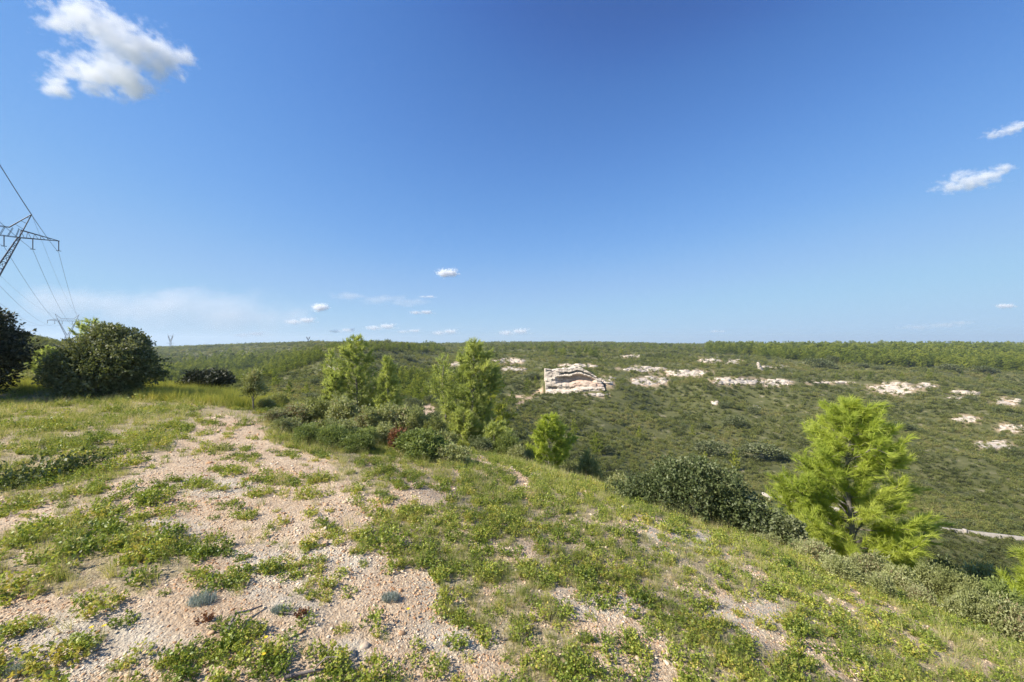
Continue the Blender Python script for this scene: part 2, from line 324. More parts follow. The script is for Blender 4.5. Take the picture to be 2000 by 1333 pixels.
def bush_geo(seed, lobes, nsprig, per, L, W, spread=1.6, up=.35, shell=.55, flat=0.0):
    """foliage as sprigs of leaves on lobes (cx,cy,cz,rx,ry,rz)"""
    rng = np.random.default_rng(seed); g = Geo(); lb = np.array(lobes, float)
    wgt = (lb[:, 3]*lb[:, 4]*lb[:, 5])**.67; k = rng.choice(len(lb), nsprig, p=wgt/wgt.sum())
    dr = unit(rng.normal(size=(nsprig, 3))); dr[:, 2] = np.where(dr[:, 2] < -.35, -dr[:, 2], dr[:, 2])
    rad = (shell+(1.08-shell)*rng.random(nsprig)**.6)*(1+.18*np.sin(5*dr[:, 0]+k)*np.cos(4*dr[:, 1]+2*k))
    cc = lb[k, :3]+dr*lb[k, 3:]*rad[:, None]
    cc[:, 2] = np.maximum(cc[:, 2], .02)
    lv = rng.random(len(lb))
    sv_ = .15+.5*rng.random(nsprig)+.35*lv[k]
    K = np.repeat(np.arange(nsprig), per); n = len(K)
    axis = unit(dr+np.array([0, 0, up])+rng.normal(size=dr.shape)*.4)
    c = cc[K]+axis[K]*(rng.random((n, 1))-.3)*L*spread*1.5+rng.normal(size=(n, 3))*L*.45
    d = axis[K]*.8+rng.normal(size=(n, 3))*.8
    nm = rng.normal(size=(n, 3))+np.array([0, 0, .8])
    sz = .6+.8*rng.random(n)
    leaves(g, rng, c, d, nm, L*sz, W*sz, np.clip(sv_[K]+rng.normal(size=n)*.12, 0, 1))
    return g
def auto_lobes(seed, W, D, Hh, n, base=.1):
    r = random.Random(seed); out = [(0, 0, Hh*.45, W*.30, D*.30, Hh*.42)]
    for i in range(n):
        a = 2*math.pi*(i/n)+r.uniform(-.3, .3); q = r.uniform(.35, .8)
        sx = r.uniform(.16, .26)
        z = Hh*r.uniform(.22, .72)*(1.15-.5*q)
        out.append((math.cos(a)*q*(W*.5-W*sx*.5), math.sin(a)*q*(D*.5-D*sx*.5), z, W*sx, D*sx, Hh*r.uniform(.2, .34)))
    return out
def stems_geo(seed, lobes, r0):
    g = Geo(); r = random.Random(seed)
    for l in lobes:
        b = (r.uniform(-.1, .1), r.uniform(-.1, .1), -.1)
        m = (l[0]*.45+r.uniform(-.05, .05), l[1]*.45, l[2]*.55)
        tube(g, [b, m, (l[0], l[1], l[2]+l[5]*.3)], [r0, r0*.7, r0*.3], 5)
    return g
def make_bush(name, seed, x, y, W, D, Hh, mat, label, cat='shrub', group=None, nl=9, nsprig=2500, per=9, L=.05, Wd=.03, lobes=None, sink=.05, stem='bark', shell=.5, z=None, rz=0):
    lobes = lobes or auto_lobes(seed, W, D, Hh, nl)
    e = ob(name, None, loc=(x, y, (h(x, y) if z is None else z)-sink), label=label, cat=cat, group=group); e.rotation_euler.z = rz
    ob('foliage', bush_geo(seed, lobes, nsprig, per, L, Wd, shell=shell).mesh('foliage', mat), e)
    ob('stems', stems_geo(seed, lobes, max(.012, Hh*.015)).mesh('stems', M[stem]), e)
    return e

def pine_geo(seed, Hh, prof, nbr, tuft_n, needle, nw, wind=(0, 0, 0), leaders=None, wood=True, t0=.06, twig_k=7, rise=.5, dens=1.0, f0=.38):
    """Aleppo pine. prof: (height fraction, reach left, reach right) in metres"""
    r = random.Random(seed); rng = np.random.default_rng(seed)
    gw = Geo(); T = []; Dd = []; Vv = []
    ts = [p[0] for p in prof]; ls = [p[1] for p in prof]; rs = [p[2] for p in prof]
    sway = [(0, 0), (r.uniform(-.03, .03)*Hh, r.uniform(-.03, .03)*Hh), (r.uniform(-.03, .03)*Hh, r.uniform(-.03, .03)*Hh), (0, 0)]
    def trunk(t):
        k = min(2.999, max(0, t*3)); i = int(k); f = k-i
        return np.array([sway[i][0]*(1-f)+sway[i+1][0]*f, sway[i][1]*(1-f)+sway[i+1][1]*f, t*Hh])
    R0 = .014*Hh+.01
    tube(gw, [tuple(trunk(t)-np.array([0, 0, .25 if t == 0 else 0])) for t in np.linspace(0, .97, 9)], [R0*(1-.88*t) for t in np.linspace(0, 1, 9)], 7)
    for i in range(nbr):
        t = t0+(1-t0)*(i+r.random())/nbr
        az = i*2.399963+r.uniform(-.4, .4); cx, cy = math.cos(az), math.sin(az)
        Rr = np.interp(t, ts, rs); Rl = np.interp(t, ts, ls)
        reach = (Rr if cx > 0 else Rl)*abs(cx)+(Rr+Rl)*.5*.85*(1-abs(cx))
        reach *= r.uniform(.6, 1.08)*(.42+.9*float(vnoise(np.array([az % 6.283*1.1]), np.array([t*6.]), seed)[()][0]))
        if reach < .04*Hh: reach = .04*Hh*r.uniform(.7, 1.2)
        tip = np.array([cx*reach, cy*reach, t*Hh]); st_t = max(.02, t-(rise*reach)/Hh*r.uniform(.7, 1.1)-.02)
        st = trunk(st_t); tip[:2] += trunk(t)[:2]; 
        mid = st*.5+tip*.5-np.array([0, 0, reach*.06])
        bp = [st, st*.6+mid*.4+rng.normal(size=3)*.02*reach, mid, mid*.45+tip*.55+rng.normal(size=3)*.03*reach, tip]
        rb = R0*.38*(1-.5*t)*min(1, .3+reach/(.3*Hh))
        if wood: tube(gw, [tuple(q) for q in bp], [rb, rb*.8, rb*.6, rb*.4, rb*.2], 4)
        bd = unit(tip-st); bv = r.uniform(.1, .6)
        nt_ = max(3, int(twig_k*(.4+reach/(.18*Hh))*dens))
        for j in range(nt_):
            f = f0+(1-f0)*(j+r.random())/nt_; k = min(3.999, f*4); ii = int(k); q = bp[ii]*(1-(k-ii))+bp[ii+1]*(k-ii)
            td = unit(bd*1.0+np.array([0, 0, .45])+rng.normal(size=3)*.55)
            tl = r.uniform(.35, 1.0)*min(.11*Hh, .12*Hh*(.35+reach/(.25*Hh)))*(1.1-.4*f)
            e = q+td*tl
            if wood and r.random() < .7: tube(gw, [tuple(q), tuple((q+e)/2), tuple(e)], [rb*.3, rb*.22, rb*.1], 3)
            m = 2+int(tl/needle*1.1)
            for u in range(m):
                uu = (u+.6)/m
                T.append(q+td*tl*uu+rng.normal(size=3)*needle*.18); Dd.append(unit(td+rng.normal(size=3)*.25)); Vv.append(np.clip(bv+.35*uu*r.random()+.2*f, 0, 1))
    T = np.array(T); Dd = np.array(Dd); Vv = np.array(Vv)
    K = np.repeat(np.arange(len(T)), tuft_n); n = len(K)
    dd = Dd[K]+rng.normal(size=(n, 3))*.48+np.array(wind)
    c = T[K]+Dd[K]*(rng.random((n, 1))-.5)*needle*.9
    g = Geo(); blades(g, rng, c, dd, needle*(.7+.6*rng.random(n)), nw*(.7+.6*rng.random(n)), np.clip(Vv[K]+rng.normal(size=n)*.1, 0, 1))
    return gw, g
def make_pine(seed, px, Y, Hh, prof, mat, label, nbr=60, tuft_n=14, needle=.09, nw=.008, wind=(0, 0, 0), group=None, dx=0, dz=0, **kw):
    x = (px-1000)/F*Y
    gw, g = pine_geo(seed, Hh, prof, nbr, tuft_n, needle, nw, wind, **kw)
    e = ob('pine_tree', None, loc=(x, Y, h(x, Y)+dz), label=label, cat='pine tree', group=group)
    ob('trunk', gw.mesh('trunk', M['bark']), e); ob('crown', g.mesh('crown', M[mat]), e)
    return e

# instanced cover: one object holding many small copies of a few prototype meshes
def scatter(name, pts, rot, scl, meshes, label, cat):
    pts = np.asarray(pts); n = len(pts)
    me = bpy.data.meshes.new(name); me.vertices.add(n); me.vertices.foreach_set('co', pts.ravel())
    a = me.attributes.new('rot', 'FLOAT_VECTOR', 'POINT'); a.data.foreach_set('vector', np.asarray(rot, float).ravel())
    a = me.attributes.new('scl', 'FLOAT_VECTOR', 'POINT'); a.data.foreach_set('vector', np.asarray(scl, float).ravel())
    rng = np.random.default_rng(n); a = me.attributes.new('pick', 'INT', 'POINT'); a.data.foreach_set('value', rng.integers(0, len(meshes), n).astype(np.int32))
    o = ob(name, me, label=label, cat=cat, kind='stuff')
    col = bpy.data.collections.new(name+'_kinds')
    for k, m_ in enumerate(meshes): col.objects.link(bpy.data.objects.new('%s_kind_%02d' % (name, k), m_))
    ng = bpy.data.node_groups.new(name, 'GeometryNodeTree')
    ng.interface.new_socket('Geometry', in_out='INPUT', socket_type='NodeSocketGeometry')
    ng.interface.new_socket('Geometry', in_out='OUTPUT', socket_type='NodeSocketGeometry')
    gi = ng.nodes.new('NodeGroupInput'); go = ng.nodes.new('NodeGroupOutput')
    ci = ng.nodes.new('GeometryNodeCollectionInfo'); ci.inputs['Collection'].default_value = col
    ci.inputs['Separate Children'].default_value = True; ci.inputs['Reset Children'].default_value = True
    ip = ng.nodes.new('GeometryNodeInstanceOnPoints'); ip.inputs['Pick Instance'].default_value = True
    def na(nm, ty):
        q = ng.nodes.new('GeometryNodeInputNamedAttribute'); q.data_type = ty; q.inputs['Name'].default_value = nm
        return [s for s in q.outputs if s.enabled][0]
    ng.links.new(gi.outputs[0], ip.inputs['Points']); ng.links.new(ci.outputs[0], ip.inputs['Instance'])
    ng.links.new(na('pick', 'INT'), ip.inputs['Instance Index'])
    ng.links.new(na('rot', 'FLOAT_VECTOR'), ip.inputs['Rotation']); ng.links.new(na('scl', 'FLOAT_VECTOR'), ip.inputs['Scale'])
    ng.links.new(ip.outputs[0], go.inputs[0])
    md = o.modifiers.new('cover', 'NODES'); md.node_group = ng
    return o
def yawed(rng, n, tilt=.12): return np.stack([rng.normal(size=n)*tilt, rng.normal(size=n)*tilt, rng.random(n)*6.283], 1)
def uni(s): return np.repeat(np.asarray(s)[:, None], 3, 1)
# ------------------------------------------------------------------ where the ground is bare (outlines of the gravel track and clearings)
BARE = [[(395,812),(500,826),(545,862),(610,888),(650,915),(690,945),(745,985),(755,1020),(690,1045),(700,1070),(790,1090),(850,1150),(880,1180),(960,1250),(1000,1600),(-400,1600),(-400,1170),(100,1165),(210,1180),(330,1140),(420,1080),(400,1050),(250,1045),(195,1010),(225,985),(215,940),(280,900),(330,868),(390,850)],
        [(900,1230),(985,1250),(1040,1600),(850,1600)], [(740,960),(860,935),(900,985),(780,1000)],
        [(930,1055),(1030,1060),(1020,1105),(930,1090)], [(1090,1160),(1200,1150),(1320,1250),(1400,1600),(1180,1600)],
        [(870,868),(900,872),(1000,915),(1060,945),(1040,950),(960,915),(880,885)],
        [(1240,1000),(1380,1030),(1420,1080),(1480,1130),(1440,1120),(1340,1060),(1230,1030)],
        [(1320,1150),(1400,1140),(1500,1180),(1560,1220),(1660,1280),(1700,1330),(1600,1330),(1450,1230)],
        [(-50,960),(120,1000),(60,1040),(-50,1040)], [(0,744),(60,738),(100,744),(90,750),(0,752)]]
WHITE = [(310,1045,120,40), (520,1120,100,55), (580,1180,70,25), (420,950,90,25), (900,1240,110,45), (680,1275,40,30), (170,1260,200,70), (1180,1170,110,40), (1350,1055,120,40), (1500,1200,130,40), (870,1150,60,40), (640,1100,90,40)]
FARBARE = [(838,804,15,17), (1010,775,45,3)]
def bare_mask(px, py, y):
    nx = px+(fbm(px/40, py/25, 3, 3)-.5)*90; ny = py+(fbm(px/40+50, py/25, 4, 3)-.5)*50
    m = np.zeros(np.shape(px), bool)
    for p in BARE: m |= inpoly(nx, ny, p)
    gaps = fbm(px/26, py/17, 8, 3)
    m |= (fbm(px/15, py/9, 18, 2)*.5+gaps*.5 > .63) & (px > 640) & (py > 880)
    m |= (gaps > .70) & (px <= 640) & (py > 850)
    return m & (y < 26)
def white_mask(px, py):
    m = np.zeros(np.shape(px))
    for a, b, c, d in WHITE: m = np.maximum(m, np.clip(1.4-((px-a)/c)**2-((py-b)/d)**2, 0, 1))
    return m
# rock bands on the far slope: centre, half width, half height in the photo, how many blocks, tilt
ROCKS = [
 (995,706,32,5,45,'long pale rock band right behind the tall centre pine'),
 (1000,722,26,5,26,'small pale ledge just below the rock band behind the centre pine'),
 (905,712,26,5,26,'grey rocky lip at the head of the ravine, left of the centre pine top'),
 (1130,715,40,4,30,'thin rocky crest directly on top of the quarry face'),
 (1185,745,16,9,24,'white rubble touching the right end of the quarry face'),
 (1255,722,50,6,60,'pale ledge right of the quarry, the nearest one to it'),
 (1340,730,48,7,60,'broad limestone ledge halfway between quarry and white rock spike'),
 (1270,745,38,10,55,'broken rubble patch below the pale ledge right of the quarry'),
 (1165,772,26,3,14,'thin line of stones below the quarry face'),
 (1235,697,24,3,14,'small white rocks below the skyline above the ledges'),
 (1390,704,24,6,22,'white boulders in scrub, upper slope left of the white spike'),
 (1435,707,14,6,12,'two pale boulders nearest the left of the white spike'),
 (1512,717,30,3,22,'narrow ledge starting at the foot of the white spike'),
 (1440,745,60,8,70,'wide broken ledge left of the big bright pine top'),
 (1515,749,32,8,50,'pale rock cluster just left of the big bright pine top'),
 (1620,748,50,2,18,'thin pale rock line just above the big bright pine'),
 (1745,760,50,13,90,'largest white rock slab right of the big bright pine top'),
 (1810,754,20,5,16,'small white ledge joined to the right of the largest slab'),
 (1885,768,34,4,26,'upper flat slab of the long white ledge pair at right'),
 (1872,778,20,2,10,'lower flat slab of the long white ledge pair at right'),
 (1968,786,30,7,30,'white rock patch near the right edge of the picture'),
 (1888,820,30,8,18,'scattered pale stones in scrub below the ledge pair'),
 (1975,838,32,9,24,'pale stones strip at the right edge, mid slope'),
 (1940,870,40,10,24,'low pale rubble right of the bright pine, mid slope'),
 (1395,789,8,4,6,'lone pale patch on the slope below the ledges'),
 (1475,798,9,5,6,'lone small stone patch on the slope left of the bright pine'),
 (645,720,20,6,12,'tiny pale ledge on the hillside behind the left pine'),
 (478,692,12,3,8,'tiny pale outcrop on the far left valley side'),
]
def far_bare(px, py):
    m = np.zeros(np.shape(px))
    for a, b, c, d in FARBARE: m = np.maximum(m, np.clip(2-2*(((px-a)/c)**2+((py-b)/d)**2), 0, 1))
    nx = px+(vnoise(px/9, py/5, 12)-.5)*16; ny = py+(vnoise(px/9, py/5, 13)-.5)*6
    for a, b, c, d, n_, l_ in ROCKS: m = np.maximum(m, .8*np.clip(1.8-1.6*(((nx-a)/(c*1.1))**2+((ny-b)/(d*1.15))**2), 0, 1))
    # sandy path climbing to the quarry
    dd = np.abs(py-np.interp(px, [1005, 1020, 1066], [795, 786, 756])); m = np.maximum(m, (dd < 4)*(px > 1008)*(px < 1068)*.95)
    return m

# ------------------------------------------------------------------ terrain mesh, fine near the camera and coarse far away
ang = np.radians(np.concatenate([np.arange(-180, -62, 4.0), np.arange(-62, 62, .22), np.arange(62, 180, 4.0)]))
rad = np.concatenate([[0.02, .5, .9], np.exp(np.linspace(math.log(1.3), math.log(60), 300)), np.exp(np.linspace(math.log(60), math.log(6000), 211))[1:]])
RR, AA = np.meshgrid(rad, ang, indexing='ij'); X = RR*np.sin(AA); Y_ = RR*np.cos(AA); Z = H(X, Y_)
Z = np.where(RR > 2500, Z-(RR-2500)*.004, Z)
nr, na_ = X.shape; V = np.stack([X, Y_, Z], -1).reshape(-1, 3)
i = np.arange(nr-1)[:, None]; j = np.arange(na_)[None, :]; j2 = (j+1) % na_
Q = np.stack([i*na_+j, i*na_+j2, (i+1)*na_+j2, (i+1)*na_+j], -1).reshape(-1, 4)[:, ::-1]
g = Geo(); g.add(V, Q, 0); tm = g.mesh('ground', M['ground'], 'v', True)
PX, PY = project(V[:, 0], V[:, 1], V[:, 2]); vis = V[:, 1] > .6
rr = np.hypot(V[:, 0], V[:, 1]); farv = smooth(rr, 20, 34)
b = np.where(vis, bare_mask(PX, PY, V[:, 1]), vnoise(V[:, 0], V[:, 1], 2) > .55).astype(float)
fb = np.where(vis & (V[:, 1] > 40), far_bare(PX, PY), 0)
for nm, val in (('bare', b*(1-farv)+fb*farv), ('white', np.where(vis, white_mask(PX, PY), 0)), ('far', farv)):
    a = tm.attributes.new(nm, 'FLOAT', 'POINT'); a.data.foreach_set('value', val)
ob('ground', tm, kind='structure', label='stony hilltop, valley and scrub covered hills')

# blue line of far hills on the right horizon, built kilometres away
def ridge(name, pts, Y, label):
    g = Geo(); V = []; n = len(pts)
    for px, hz in pts:
        x = (px-1000)/F*Y; V += [(x, Y, -150), (x, Y, hz), (x, Y+900, -150)]
    Fc = [(3*k+a, 3*k+b_, 3*k+3+b_, 3*k+3+a) for k in range(n-1) for a, b_ in ((0, 1), (1, 2))]
    g.add(V, Fc); return ob(name, g.mesh(name, M['hill'], smooth_=True), kind='structure', label=label)
M['hill'] = plain_mat('far_hill', [(.3, (.07, .09, .05)), (.7, (.12, .14, .08))], .002)
ridge('hills', [(1700, -70), (1850, -48), (1900, -34), (1940, -22), (1985, -14), (2040, -12), (2200, -10), (2500, -30)], 5200, 'low blue hills far away on the right horizon')

# ------------------------------------------------------------------ limestone outcrops
def slab(g, rng, c, sx, sy, sz, rz, tilt):
    n = 8; an = np.linspace(0, 2*math.pi, n, endpoint=False)+rng.normal(size=n)*.18; q = 1+rng.normal(size=n)*.16
    top = np.stack([np.cos(an)*q*sx, np.sin(an)*q*sy, sz*(.6+.3*rng.random(n))], 1)
    mid = np.stack([np.cos(an)*q*sx*1.12, np.sin(an)*q*sy*1.12, sz*.35*rng.random(n)], 1)
    bot = np.stack([np.cos(an)*q*sx*1.05, np.sin(an)*q*sy*1.05, np.full(n, -sz*.9)], 1)
    v = np.concatenate([top, mid, bot, [[0, 0, sz*.95]]])
    co, si = math.cos(rz), math.sin(rz); v = np.stack([v[:, 0]*co-v[:, 1]*si, v[:, 0]*si+v[:, 1]*co, v[:, 2]+v[:, 0]*tilt], 1)+c
    f4 = [(k, (k+1) % n, n+(k+1) % n, n+k) for k in range(n)]+[(n+k, n+(k+1) % n, 2*n+(k+1) % n, 2*n+k) for k in range(n)]
    f3 = [(k, 3*n, (k+1) % n) for k in range(n)]
    b0 = g.n; g.add(v, np.array(f4)[:, ::-1], 0); g.f.append(np.array(f3)[:, ::-1]+b0)
for k, (px, py, hw, hh_, n, lab) in enumerate(ROCKS):
    rng = np.random.default_rng(100+k); g = Geo()
    an = np.linspace(0, 2*math.pi, 28, endpoint=False); V = [hit(px, py, 70)]      # the bedrock the blocks sit on
    for f_ in (.3, .6, .95):
        for a in an:
            q_ = f_*(.72+.5*float(vnoise(np.array([math.cos(a)*2+k]), np.array([math.sin(a)*2]), 9)[0]))
            V.append(hit(px+math.cos(a)*hw*q_, py+math.sin(a)*hh_*q_, 70))
    V = np.array(V); V[:, 2] += .10; V[-28:, 2] -= .35; g.add(V, [(1+28*r_+q_, 1+28*r_+(q_+1) % 28, 29+28*r_+(q_+1) % 28, 29+28*r_+q_) for r_ in (0, 1) for q_ in range(28)], 0)
    g.f.append(np.array([(0, 1+(q_+1) % 28, 1+q_) for q_ in range(28)]))
    for q in range(int(n*2.6)):
        a = rng.random()*6.283; rad_ = .9*rng.random()**.55
        qx_, qy_ = px+math.cos(a)*rad_*hw, py+math.sin(a)*rad_*hh_
        if q > 2 and vnoise(qx_/6, qy_/3.2, 70+k) < .42: continue
        x, y, z = hit(qx_, qy_, 70)
        s = y/F*rng.uniform(.6, 2.6)
        slab(g, rng, np.array([x, y, z+.2*y/F]), s*rng.uniform(1.2, 3.6), s*rng.uniform(1.0, 2.2), y/F*rng.uniform(.5, 1.5), rng.normal()*.25, rng.normal()*.05)
    ob('rock_outcrop', g.mesh('rock_outcrop', M['rock'], 'red'), label=lab, cat='rock outcrop', group='limestone outcrops on the far slope')
# the white spike: a stack of blocks running down the slope
g = Geo(); rng = np.random.default_rng(7)
xs_, ys_, zs_ = hit(1487, 727, 120); u_ = ys_/F
for q in range(14):
    t = q/13; slab(g, rng, np.array([xs_-t*6.5*u_+rng.normal()*.3*u_, ys_, zs_+t*18*u_]), u_*(5.2-3.4*t), u_*(4-2*t), u_*1.6, rng.normal()*.3, .05)
ob('rock_spike', g.mesh('rock_spike', M['rock'], 'red'), label='narrow white rock spike standing upright in dark scrub', cat='rock')

# ------------------------------------------------------------------ the old quarry face
def quarry():
    Yq = 128.0; x0 = (1069-1000)/F*Yq; x1 = (1181-1000)/F*Yq; nu, nv = 150, 70
    Yq = 131.0
    U, Vv = np.meshgrid(np.linspace(0, 1, nu), np.linspace(0, 1, nv), indexing='ij')
    zt = CZ-(np.interp(U, [0, .3, .55, .72, .86, 1], [725, 722, 719, 724, 733, 746])-666.5)/F*Yq+.9*(fbm(U*14, U*0, 71, 3)-.5)+.5*(hash2(np.floor(U*9), U*0, 4)-.5)
    zb = CZ-(np.interp(U, [0, .1, .45, .5, .75, 1], [784, 784, 784, 778, 768, 760])-666.5)/F*Yq
    Zz = zb+(zt-zb)*Vv; Xx = x0+(x1-x0)*U
    lay = np.floor((Zz+.5*fbm(Xx/3, Zz/2, 3, 2))/.55)
    dep = .45*hash2(lay, np.floor(Xx/7), 3)+.6*fbm(Xx*.9, Zz*2.5, 61, 4)+.3*hash2(np.floor(Xx/1.7+lay*.37), lay, 5)
    up = smooth(Vv, .3, 1)*1.6
    hole = smooth(U, .16, .30)*(1-smooth(U, .80, .9))*smooth(Vv, .52+.015*np.sin(9*U), .56)*(1-smooth(Vv, .72+.012*np.sin(6*U), .78))
    hole2 = smooth(U, .25, .32)*(1-smooth(U, .84, .9))*smooth(Vv, .82, .84)*(1-smooth(Vv, .88, .90))
    hole3 = smooth(U, .04, .08)*(1-smooth(U, .18, .22))*smooth(Vv, .36, .38)*(1-smooth(Vv, .43, .46))
    foot = (1-smooth(Vv, .22, .38))*-1.3
    YB = 133-5*U
    Yy = YB+dep+up+hole*2.6+hole2*1.6+hole3*1.5+foot
    red = smooth(Vv, .3, .4)*(1-smooth(Vv, .52, .66))*smooth(U, .25, .6)*.5
    g = Geo(); P = np.stack([Xx, Yy, Zz], -1)
    back = P.copy(); back[..., 1] = YB+7.5
    i = np.arange(nu-1)[:, None]; j = np.arange(nv-1)[None, :]
    q = np.stack([i*nv+j, (i+1)*nv+j, (i+1)*nv+j+1, i*nv+j+1], -1).reshape(-1, 4); g.add(P.reshape(-1, 3), q, red.reshape(-1))
    for e in (0, -1):     # side returns
        pp = np.concatenate([P[e], back[e]]); m = nv; f = [(a, a+1, m+a+1, m+a) for a in range(nv-1)]; g.add(pp, f, 0)
    pp = np.concatenate([P[:, -1], back[:, -1]]); f = [(a, a+1, nu+a+1, nu+a) for a in range(nu-1)]; g.add(pp, f, 0)
    o = ob('quarry_face', g.mesh('quarry_face', M['rock'], 'red'), label='old quarry cut in pale limestone with dark overhang and reddish base', cat='quarry face')
quarry()

# ------------------------------------------------------------------ garrigue scrub over the hills (nobody could count it)
def clump(seed, n, L, rx=.55, rz=.42, per=6):
    lb = auto_lobes(seed, rx*2, rx*2, rz*2.1, 5); return bush_geo(seed, lb, n//per, per, L, L*.62, shell=.6)
scrub_kinds = [clump(s, 190, .15).mesh('scrub', M['scrub']) for s in (1, 2, 3, 4, 5)]*3
scrub_kinds += [clump(6, 190, .15).mesh('scrub', M['oak_dark']), clump(7, 190, .15, .5, .6).mesh('scrub', M['kermes'])]
rng = np.random.default_rng(11)
def far_points(n, y0, y1, p0=-700, p1=2500, pw=1.0):
    y = np.exp(np.log(y0)+(np.log(y1)-np.log(y0))*rng.random(n)**pw); px = p0+(p1-p0)*rng.random(n)
    x = (px-1000)/F*y; z = H(x, y); return x, y, z, *project(x, y, z)
x, y, z, px, py = far_points(120000, 19, 900)
keep = (edge_dist(x, y) > 8) | (y > 34)
fb = far_bare(px, py)*(y > 40); keep &= rng.random(len(x)) > fb*.85
keep &= ~((px > 1055) & (px < 1172) & (y > 118) & (y < 146) & (y > np.interp(px, [1060, 1181], [127, 122])))
keep &= (fbm(x/7, y/7, 40, 2) < .66) | (rng.random(len(x)) < .35)
x, y, z = x[keep], y[keep], z[keep]
xs = 6+125*rng.random(30000)**1.7; ys = rng.uniform(-60, 45, 30000); k2 = (edge_dist(xs, ys) > 3.5) & ((ys < 1) | (1000+F*xs/np.maximum(ys, .1) > 2080)) & (rng.random(30000) < np.clip(45/np.hypot(xs, ys), .2, 1))
x = np.concatenate([x, xs[k2]]); y = np.concatenate([y, ys[k2]]); z = H(x, y)
s = np.clip(.55*(np.maximum(y, np.hypot(x, y)*.6)/60)**.75, .42, 6)*(.6+.8*rng.random(len(x)))*(.75+.6*fbm(x/9, y/9, 44, 2))
scatter('garrigue_scrub', np.stack([x, y, z-.1*s], 1), yawed(rng, len(x)), np.stack([s*1.15, s*1.15, s*(.75+.3*rng.random(len(x)))], 1), scrub_kinds,
        'low olive green scrub covering the valley sides and far hills', 'scrub')

# ------------------------------------------------------------------ distant pines: single small trees
def small_pine(seed, mat='pine_far'):
    r = random.Random(seed)
    prof = [(0, .25, .25), (.2, .30, .28), (.45, .27, .25), (.7, .19, .17), (1, .03, .03)]
    prof = [(t, a*r.uniform(.8, 1.15), b_*r.uniform(.8, 1.15)) for t, a, b_ in prof]
    gw, g = pine_geo(seed, 1.0, prof, 26, 7, .06, .018, (.1, 0, .15), wood=False, twig_k=5)
    return gw.mesh('trunk', M['bark']), g.mesh('crown', M[mat])
PK = [small_pine(50+k) for k in range(6)]
def joined(k):       # trunk and crown in one mesh, for copies too small to show parts
    r = PK[k]; me = bpy.data.meshes.new('pine_tree')
    import bmesh
    bm = bmesh.new(); bm.from_mesh(r[1]); nf = len(bm.faces); bm.from_mesh(r[0]); bm.faces.ensure_lookup_table()
    for f in bm.faces[nf:]: f.material_index = 1
    bm.to_mesh(me); bm.free(); me.materials.clear(); me.materials.append(r[1].materials[0]); me.materials.append(r[0].materials[0]); return me
JK = [joined(k) for k in range(6)]
rp = random.Random(5); count = [0]
def far_pine(x, y, hgt, label, group, wide=1.0):
    o = ob('pine_tree', JK[rp.randrange(6)], loc=(x, y, h(x, y)-.03*hgt), label=label, cat='pine tree', group=group)
    o.rotation_euler.z = rp.uniform(0, 6.28); o.scale = (hgt*wide*rp.uniform(.9, 1.25), hgt*wide*rp.uniform(.9, 1.25), hgt); count[0] += 1
def px_pine(px, py, hp, label, group=None, wide=1.0, ymin=22):
    x, y, z = hit(px, py, ymin); far_pine(x, y, hp*y/F, label, group, wide)
SINGLE = [(1165,886,42,'small round pine with a dark shadow to the right, right of the pale bushy pine'),
 (1120,848,30,'faint slender pine just behind the pale bushy pine'),
 (1248,858,26,'tiny lone pine in mid slope right of the small round pine'),
 (1352,850,20,'pale green sapling beside a grey bush in mid slope'),
 (1436,918,42,'slender pine standing right above the long kermes oak thicket'),
 (1377,906,24,'bright pine tip just left of the slender pine behind the thicket'),
 (1030,765,26,'slim pine on the slope left of the quarry track'),(1000,790,26,'pine on the slope between the centre pine and the quarry track'),
 (1046,750,16,'pine close to the left side of the quarry face'),(968,815,30,'dark pine half hidden at the right foot of the centre pine'),
 (1175,706,12,'pine on the crest above the quarry right end'),(1213,694,15,'lone round pine on the upper slope right of the quarry'),
 (1372,718,14,'bright pine among white boulders on the upper slope'),(1403,719,12,'low bright pine right of the white boulders'),
 (1500,733,10,'small bright pine at the foot of the white spike'),(1635,742,13,'bright pine just above the big pine, left one'),
 (1672,741,16,'bright pine just above the big pine, middle one'),(1700,743,17,'bright pine just above the big pine, right one'),
 (1762,741,14,'bright pine above the largest white slab'),(1815,741,20,'taller bright pine above the right end of the largest slab'),
 (1932,748,18,'bright pine above the white ledge pair at right'),(1880,736,9,'tiny bright pine in front of the dark oak band'),
 (565,775,30,'rounded pine on the spur behind the young tree'),(537,757,34,'tall soft green pine on the crest of the spur'),
 (598,772,24,'pine with a dark shadow just left of the left pine'),(432,770,26,'pine behind the right end of the low dark oak'),
 (478,778,26,'pine at the valley edge between dark oak and young tree'),(505,760,26,'pine on the spur crest left of the tall soft green pine'),
 (345,765,22,'pale pine in the dip right of the large round oak'),(320,758,26,'green pine beside the right side of the large round oak')]
for a in SINGLE: px_pine(*a)
def wood_points(n, poly, ymin, ymax, rr_):
    out = []; xs = [p[0] for p in poly]; ys = [p[1] for p in poly]
    while len(out) < n:
        q = (rr_.uniform(min(xs), max(xs)), rr_.uniform(min(ys), max(ys)))
        if not inpoly(np.array([q[0]]), np.array([q[1]]), poly)[0]: continue
        x, y, z = hit(q[0], q[1], ymin)
        if y < ymax: out.append((x, y))
        elif rr_.random() < .02: out.append((x, ymax*.9))
    return out
